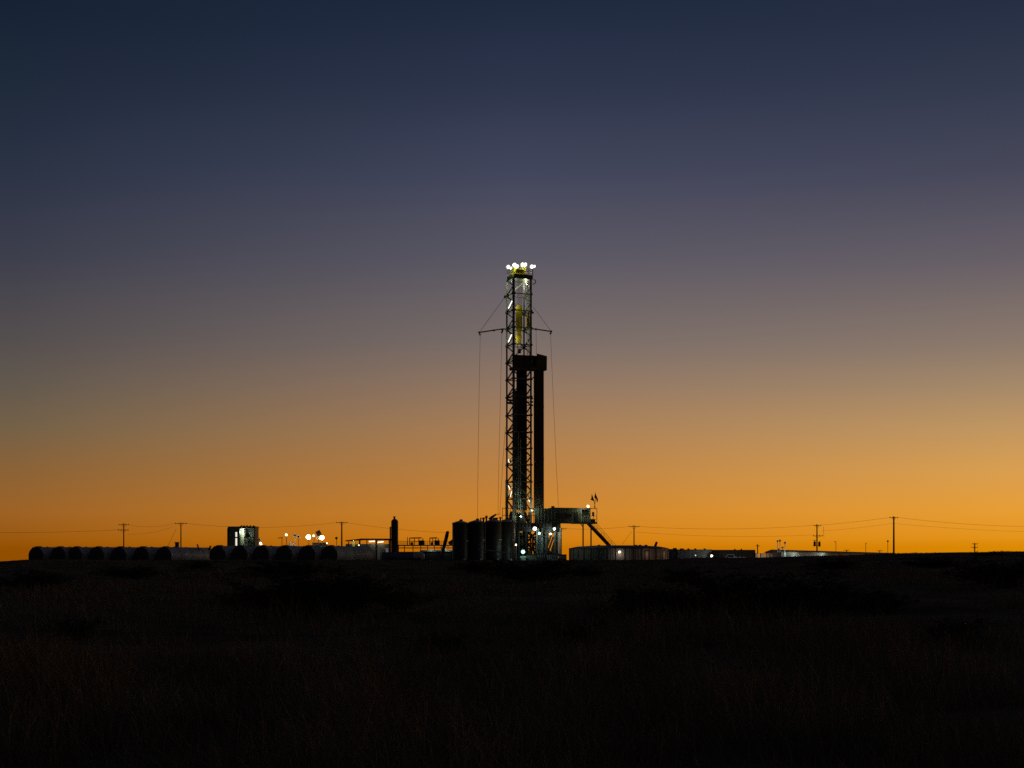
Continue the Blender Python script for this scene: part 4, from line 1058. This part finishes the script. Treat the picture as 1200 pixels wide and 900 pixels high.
YV = 292.0
t = thing('parked_truck', 'pale pickup truck parked in front of the brown container', 'truck', W(857, 657, YV)); s_ = YV / F
gy = H + (EYE - PAD) / YV * F
poly = [W(px, py, YV) for px, py in ((847.5, gy - 2), (847.5, 653.6), (850.5, 652.9), (853, 649.8), (860, 649.6), (861.5, 652.6), (874, 652.8), (874, gy - 2))]
bd = MB().prism(poly, (0, 1.9, 0)).build('body', 'white', t)
MB().prism([W(px, py, YV - 0.02) for px, py in ((851.6, 652.8), (853.6, 650.3), (859.4, 650.2), (860.4, 652.7))], (0, 1.94, 0)).build('window', 'glass', t)
for px in (852.5, 869):
    for dy in (-0.05, 1.7): q = W(px, gy - 2, YV + dy); w = MB().tube([q, q + Vector((0, 0.25, 0))], 0.38, 20).build('wheel', 'rubber', t); MB().tube([q + Vector((0, -0.01, 0)), q + Vector((0, 0.26, 0))], 0.2, 14).build('rim', 'white', w)
light(W(866, 646.5, YV - 3), 30, (0.9, 1, 0.95), 'POINT', 0.2)

YE = 318.0
for i, (x0, x1, y0, mt, lab) in enumerate(((885.6, 889, 648.4, 'doorlit', 'pale orange lit upright box beside the short far pole'), (892, 896.4, 648.8, 'contB', 'bluish white box between the pale boxes'), (898.5, 901.6, 648.6, 'doorlit', 'pale box standing third beyond the brown container'),
                                            (902.6, 905.6, 648.8, 'doorlit', 'pale box standing close to its pale twin'), (907, 915.6, 647.6, 'contC', 'widest dark box in front of the warehouse wall'))):
    t = thing('storage_crate', lab, 'crate', W((x0 + x1) / 2, 655, YE), 'crates before the warehouse'); gy = H + (EYE - PAD) / YE * F
    wbox(x0, x1, y0, gy, YE, 1.6).build('crate_body', mt, t); wbox(x0 - 0.2, x1 + 0.2, y0 - 0.4, y0, YE - 0.1, 1.8).build('lid', 'steel', t); wbox(x0 + 0.3, x1 - 0.3, (y0 + gy) / 2 - 0.5, (y0 + gy) / 2, YE - 0.07, 0.06).build('band', 'rust', t)
light(W(894, 650.0, YE - 2.2), 60, (1, 0.8, 0.6), 'POINT', 0.2)

# long warehouse lying away to the right, its gable end lit
wh = thing('warehouse', 'long low warehouse with a dark roof and teal lit end', 'warehouse', W(975, 655, 350))
A0, A1 = W(913, 650, 335), W(1056, 650, 470); E0 = W(897, 650, 352)
for p in (A0, A1, E0): p.z = PAD
dv = (A1 - A0); back = E0 - A0
ze, zr_ = W(913, 646.9, 335).z, W(905, 644.6, 343).z
mb = MB().add([A0, A1, A1 + Vector((0, 0, ze - PAD)), A0 + Vector((0, 0, ze - PAD))], [(0, 1, 2, 3)])
mb.add([A0 + back, A1 + back, A1 + back + Vector((0, 0, ze - PAD)), A0 + back + Vector((0, 0, ze - PAD))], [(3, 2, 1, 0)])
mb.build('side_wall', 'barn', wh)
up = Vector((0, 0, ze - PAD)); rg = Vector((0, 0, zr_ - PAD))
for b in (A0, A1): MB().add([b, b + back, b + back + up, b + back * 0.5 + rg, b + up], [(0, 1, 2, 3, 4)]).build('gable_wall', 'barn', wh)
ov = dv.normalized() * 0.5
mb = MB()
for e in (Vector((0, 0, 0)), back):
    s = -0.05 if e.length == 0 else 1.05
    q = [A0 - ov + back * s + up * 0.99, A1 + ov + back * s + up * 0.99, A1 + ov + back * 0.5 + rg, A0 - ov + back * 0.5 + rg]
    mb.prism(q, (0, 0, 0.14))
mb.build('roof', 'barnroof', wh)
for t_ in (0.06, 0.3, 0.6):
    q = A0 + dv * t_ + Vector((0.03, -0.05, 0)); yw = math.atan2(dv.y, dv.x); MB().box(q + Vector((0, 0, 1.3)), 2.6, 0.08, 2.6, yw).build('roller_door', 'contC', wh)
light(W(906, 649.0, 327), 260, (0.6, 1, 0.92), 'POINT', 0.3); light(W(921, 649.6, 329), 300, (0.7, 1, 0.92), 'POINT', 0.3); light(W(945, 649.6, 346), 240, (0.85, 1, 0.9), 'POINT', 0.3); light(W(975, 649.6, 372), 200, (0.85, 1, 0.9), 'POINT', 0.3)
mb = MB()

# lamp poles and small posts near the warehouse
def thin_lamp(px, py, Y, r, label, side=0.0, head='ball'):
    p = W(px, py, Y); t = thing('yard_lamp_pole', label, 'lamp', (p.x, Y, PAD), 'unlit yard lamps on thin poles')
    MB().bar((p.x, Y, PAD), (p.x, Y, p.z), 0.11).build('lamp_mast', 'steel', t)
    mb = MB()
    if head == 'ball': mb.ball((p.x + side, Y, p.z), r, (1, 1, 1.1))
    else: mb.bar((p.x, Y, p.z), (p.x + side, Y, p.z - 0.05), 0.22, 0.14)
    mb.build('lamp_head', 'black', t)


for a in ((911.2, 634.2, 330, 0.22, 'first of two close thin lamp poles over the warehouse'), (914.0, 633.8, 330, 0.26, 'second of two close thin lamp poles over the warehouse'), (919.8, 636.2, 330, 0.26, 'shorter lamp pole beside the two close lamp poles', 0.0),
          (979.6, 634.6, 380, 0.3, 'slim lamp pole above the middle of the warehouse roof', -0.5, 'bar'), (1014.6, 636.4, 400, 0.3, 'slim lamp pole near the low end of the warehouse', 0.35, 'bar'), (1040.4, 634.2, 400, 0.26, 'slim ball lamp pole beside the tallest utility pole', 0.0)):
    thin_lamp(*a)
for px, py, lab in ((912.9, 643.6, 'small dark vent box on the warehouse ridge'), (917.2, 641.6, 'flat dark cap on a stub over the warehouse ridge')):
    q = W(px, py, 336); t = thing('roof_vent_box', lab, 'vent', (q.x, 336, q.z)); mb = wbox(px - 1.1, px + 1.1, py - 0.8, py + 0.6, 336, 0.5); mb.build('vent_box', 'black', t); MB().bar(W(px, py + 4, 336.2), W(px, py, 336.2), 0.12).build('vent_stub', 'steel', t)

# ------------------------------------------------------------------ utility poles and wires
def arm_set(t, p, w_, Y, yaw=0.0, pins=3, size=0.15):
    d = Vector((math.cos(yaw), math.sin(yaw), 0)); a = MB().bar(p - d * w_ / 2, p + d * w_ / 2, size, size).build('crossarm', 'wood', t)
    for k in range(pins + 1):
        s = -0.46 + 0.92 * k / pins
        q = p + d * w_ * s; MB().tube([q, q + Vector((0, 0, 0.16)), q + Vector((0, 0, 0.32))], [0.05, 0.10, 0.06], 7).build('insulator', 'insul', a)


def utility_pole(px, top, Y, arms, label, r=0.17, extra=None):
    """arms: (row, width in pixels, sideways offset in pixels)."""
    g = gz((px - 600) / F * Y, Y); tp = W(px, top, Y)
    t = thing('utility_pole', label, 'utility pole', (tp.x, Y, g), 'wooden utility poles along the horizon')
    MB().tube([(tp.x, Y, g - 0.3), (tp.x, Y, tp.z)], [r * 1.25, r * 0.85], 10).build('pole', 'wood', t)
    for py, wpx, off in arms:
        arm_set(t, W(px + off, py, Y - 0.2), wpx / F * Y, Y)
        p = W(px + off, py, Y - 0.2); w_ = wpx / F * Y * 0.28
        for s in (-1, 1): MB().bar(p + Vector((s * w_, 0, 0)), Vector((tp.x, Y - 0.17, p.z - 0.75)), 0.06).build('arm_brace', 'steel', t)
    return t


YP = 425.0
utility_pole(145.0, 613.2, YP, ((615.0, 12, 0), (621.2, 12.6, -0.6)), 'utility pole with two crossarms behind the row of seven tanks')
p2 = utility_pole(212.0, 612.4, YP, ((613.6, 14, 0),), 'utility pole with one crossarm above the last of the seven tanks')
MB().tube([W(206.6, 619.6, YP), W(196.6, 640, YP)], 0.035, 5).build('guy_wire', 'cable', p2)
utility_pole(400.5, 611.4, YP, ((612.6, 13, 0),), 'utility pole with one crossarm between the bright lamps and the canopy', 0.22)
p5 = utility_pole(743.0, 615.6, YP, ((617.2, 12.6, 0),), 'utility pole with one crossarm above the round water tank')
MB().tube([W(741, 622, YP), W(729, 638, YP)], 0.035, 5).build('guy_wire', 'cable', p5)
utility_pole(657.6, 618.8, YP, ((619.7, 12, 0.2),), 'utility pole half hidden behind the rig under the doghouse')
p6 = utility_pole(957.4, 614.4, YP, ((616.0, 8.6, 0.6), (628.0, 11.6, 1.2)), 'utility pole with transformers hanging from its shaft', 0.2)
for px, py, ly in ((954.7, 637.2, -0.5), (960.2, 637.6, -0.3)):
    c = W(px, py, YP + ly); x = MB().lathe([(0.3, -0.75), (0.36, -0.7), (0.36, 0.6), (0.2, 0.72)], c, 14).build('transformer', 'black', p6)
    MB().tube([c + Vector((0.1, 0, 0.7)), c + Vector((0.1, 0, 1.05))], 0.08, 7).build('bushing', 'insul', x)
MB().bar(W(952.6, 633.4, YP), W(956.6, 632.8, YP), 0.14).build('cutout_arm', 'wood', p6); MB().bar(W(952.4, 639.8, YP), W(957, 639.6, YP), 0.12).build('cutout_arm', 'wood', p6)
MB().tube([W(965, 617, YP), W(965.6, 629, YP)], 0.04, 5).build('jumper_wire', 'cable', p6)
utility_pole(1047.4, 605.2, YP - 15, ((606.8, 9.6, 0),), 'tallest bare utility pole with a short crossarm at far right', 0.25)
utility_pole(887.8, 637.6, 640, ((639.8, 4.8, 0.2),), 'short distant pole with tiny crossarm before the warehouse', 0.24)
utility_pole(1142.2, 636.4, 560, ((637.4, 7.2, 0.4), (641.6, 7.6, 0)), 'short double armed far pole near the rising ground', 0.24)
utility_pole(992.2, 644.2, 700, ((644.8, 7.4, 0),), 'tiny pole top peeking over the warehouse roof', 0.2)
utility_pole(1031.0, 645.0, 700, ((645.4, 7.0, 0),), 'tiny pole top over the low end of the warehouse', 0.2)


def wire(pts, label, r=0.030, Y=YP):
    """Sagging span through three seen points (ends and lowest point) as a quadratic curve."""
    (x0, y0), (xm, ym), (x1, y1) = pts; P = []
    for i in range(25):
        x = x0 + (x1 - x0) * i / 24
        l0 = (x - xm) * (x - x1) / ((x0 - xm) * (x0 - x1)); l1 = (x - x0) * (x - x1) / ((xm - x0) * (xm - x1)); l2 = (x - x0) * (x - xm) / ((x1 - x0) * (x1 - xm))
        P.append(W(x, y0 * l0 + ym * l1 + y1 * l2, Y))
    o = MB().tube(P, r, 5).build('overhead_wire', 'cable'); tag(o, label, 'wire', 'overhead wires between the poles')


wire(((-110, 620), (30, 624), (139, 620.8)), 'overhead wire entering the picture at the two armed pole')
wire(((150, 615), (176, 617.4), (206, 613.2)), 'upper overhead wire between the two poles over the seven tanks', 0.026)
wire(((150, 626), (176, 624.4), (206, 616.2)), 'lower slack wire between the two poles over the seven tanks', 0.02)
wire(((218.5, 613.4), (290, 617.9), (394.5, 612.4)), 'long overhead wire passing above the lit cabin')
wire(((406.5, 612.4), (520, 624.0), (652, 619.4)), 'overhead wire passing over the canopy and the silo')
wire(((663.5, 619.6), (700, 619.8), (737, 617.0)), 'overhead wire under the doghouse and behind the stairs')
wire(((749, 617.0), (850, 619.9), (954, 615.6)), 'upper overhead wire from the round tank to the transformer pole')
wire(((745, 623.4), (860, 628.7), (953, 626.8)), 'lower overhead wire from the round tank to the transformer pole', 0.024)
wire(((962, 615.4), (1005, 611.2), (1043, 606.4)), 'upper overhead wire between the transformer pole and the tallest pole')
wire(((963, 622.4), (1005, 618.6), (1047, 613.2)), 'lower overhead wire between the transformer pole and the tallest pole', 0.022)
wire(((1052, 606.4), (1140, 614.6), (1290, 615.6)), 'upper overhead wire running off beyond the tallest pole')
wire(((1047, 613.4), (1140, 620.4), (1290, 624)), 'lower overhead wire running off beyond the tallest pole', 0.022)

# ------------------------------------------------------------------ sky, sun, camera
SUN_AZ = R(38)                                                 # to the right of straight ahead, just below the horizon
wd = bpy.data.worlds.new('World'); scene.world = wd; wd.use_nodes = True
nt = wd.node_tree; N, K = nt.nodes, nt.links; N.clear()
out = N.new('ShaderNodeOutputWorld')
sky = N.new('ShaderNodeTexSky'); sky.sky_type = 'NISHITA'; sky.sun_disc = False
sky.sun_elevation = R(-5.0); sky.sun_rotation = SUN_AZ; sky.altitude = 900; sky.dust_density = 2.0
bg1 = N.new('ShaderNodeBackground'); bg1.inputs['Strength'].default_value = 0.05
K.new(sky.outputs['Color'], bg1.inputs['Color'])
tc = N.new('ShaderNodeTexCoord'); sx = N.new('ShaderNodeSeparateXYZ'); K.new(tc.outputs['Generated'], sx.inputs['Vector'])


def lin(c): return tuple(((v / 255) / 12.92 if v / 255 <= 0.04045 else ((v / 255 + 0.055) / 1.055) ** 2.4) for v in c)


# dusk layers: colour of the clear sky by elevation, away from, ahead of and towards the sunken sun
GRAD = {
    'C': [(645, (194, 110, 3)), (630, (208, 124, 20)), (600, (205, 130, 41)), (550, (186, 127, 64)), (500, (168, 125, 84)), (450, (145, 118, 98)), (400, (121, 108, 103)), (300, (90, 87, 99)), (200, (65, 69, 91)), (100, (44, 52, 74)), (0, (30, 41, 62))],
    'L': [(644, (145, 78, 1)), (634, (153, 86, 9)), (600, (157, 98, 36)), (550, (138, 98, 54)), (500, (115, 96, 71)), (450, (98, 88, 77)), (400, (84, 78, 78)), (300, (60, 62, 76)), (200, (42, 50, 68)), (100, (30, 41, 58)), (0, (22, 33, 51))],
    'B': [(657, (42, 34, 32)), (600, (40, 34, 34)), (500, (35, 32, 37)), (300, (28, 30, 38)), (0, (21, 26, 38))],
    'R': [(640, (219, 136, 3)), (630, (227, 147, 25)), (600, (230, 156, 50)), (550, (215, 157, 79)), (500, (191, 149, 96)), (450, (163, 135, 104)), (400, (137, 119, 106)), (300, (100, 93, 101)), (200, (70, 71, 89)), (100, (51, 57, 77)), (0, (36, 45, 66))],
}
ZMAX = 0.8
mr = N.new('ShaderNodeMapRange'); mr.inputs['From Min'].default_value = 0; mr.inputs['From Max'].default_value = ZMAX
K.new(sx.outputs['Z'], mr.inputs['Value'])


def dusk_ramp(rows, az):
    rp = N.new('ShaderNodeValToRGB'); K.new(mr.outputs['Result'], rp.inputs['Fac']); cr = rp.color_ramp; cr.interpolation = 'LINEAR'
    for i, (py, c) in enumerate(rows + [(-560, (18, 25, 40)), (-1300, (14, 19, 32))]):
        pos = math.sin(math.atan((H - py) / F * math.cos(az))) / ZMAX
        e = cr.elements[0] if i == 0 else (cr.elements[1] if i == 1 else cr.elements.new(pos))
        e.position = pos; e.color = (*lin(c), 1)
    return rp.outputs['Color']


def mth(op, a, b=None, clamp=False):
    m = N.new('ShaderNodeMath'); m.operation = op; m.use_clamp = clamp
    for k, v in enumerate((a, b)):
        if v is None: continue
        if isinstance(v, (int, float)): m.inputs[k].default_value = v
        else: K.new(v, m.inputs[k])
    return m.outputs[0]


EDGE = R(19.2)
cC, cL, cR = dusk_ramp(GRAD['C'], 0), dusk_ramp(GRAD['L'], EDGE), dusk_ramp(GRAD['R'], EDGE)
az = mth('ARCTAN2', sx.outputs['X'], sx.outputs['Y'])
s_ = mth('DIVIDE', az, EDGE)


def mixc(f, a, b):
    m = N.new('ShaderNodeMix'); m.data_type = 'RGBA'; K.new(f, m.inputs['Factor']); K.new(a, m.inputs['A']); K.new(b, m.inputs['B']); return m.outputs['Result']


col_ = mixc(mth('MULTIPLY', s_, 1.0, True), mixc(mth('MULTIPLY', s_, -1.0, True), cC, cL), cR)
# beyond that span the glow peaks over the sun and dies away behind
ca = mth('COSINE', mth('SUBTRACT', az, SUN_AZ))
right = mth('GREATER_THAN', az, 0.0)
edge_c = mth('ADD', math.cos(EDGE + SUN_AZ), mth('MULTIPLY', right, math.cos(EDGE - SUN_AZ) - math.cos(EDGE + SUN_AZ)))
outside = mth('GREATER_THAN', mth('ABSOLUTE', az), EDGE)
fall = mth('EXPONENT', mth('MULTIPLY', mth('MULTIPLY', mth('SUBTRACT', ca, edge_c), 1.15), outside))
glow = N.new('ShaderNodeVectorMath'); glow.operation = 'SCALE'; K.new(col_, glow.inputs[0]); K.new(fall, glow.inputs['Scale'])
back = N.new('ShaderNodeMapRange'); back.interpolation_type = 'SMOOTHSTEP'; K.new(ca, back.inputs['Value'])
back.inputs['From Min'].default_value = 0.42; back.inputs['From Max'].default_value = -0.35   # grey-blue dusk opposite the glow
col_ = mixc(back.outputs['Result'], glow.outputs[0], dusk_ramp(GRAD['B'], 0))
bg2 = N.new('ShaderNodeBackground'); K.new(col_, bg2.inputs['Color']); bg2.inputs['Strength'].default_value = 1.0
ad = N.new('ShaderNodeAddShader'); K.new(bg1.outputs[0], ad.inputs[0]); K.new(bg2.outputs[0], ad.inputs[1]); K.new(ad.outputs[0], out.inputs['Surface'])

sl_ = bpy.data.lights.new('sun', 'SUN'); sl_.energy = 0.02; sl_.angle = R(8); sl_.color = (1.0, 0.55, 0.25)
so = bpy.data.objects.new('sun', sl_); COL.objects.link(so)
so.rotation_euler = Vector((-math.sin(SUN_AZ), -math.cos(SUN_AZ), -0.02)).to_track_quat('-Z', 'Y').to_euler()

cd = bpy.data.cameras.new('camera'); cd.sensor_width = 36; cd.lens = 36 * F / 1200; cd.shift_y = (H - 450) / 1200; cd.clip_start = 0.1; cd.clip_end = 20000
cam = bpy.data.objects.new('camera', cd); COL.objects.link(cam); cam.location = (0, 0, EYE); cam.rotation_euler = (math.pi / 2, 0, 0)
scene.camera = cam
scene.view_settings.view_transform = 'Standard'; scene.view_settings.look = 'None'; scene.view_settings.exposure = 0; scene.view_settings.gamma = 1; scene.view_settings.use_curve_mapping = False
scene.cycles.use_denoising = False
scene.cycles.sample_clamp_indirect = 2.0
scene.cycles.max_bounces = 4
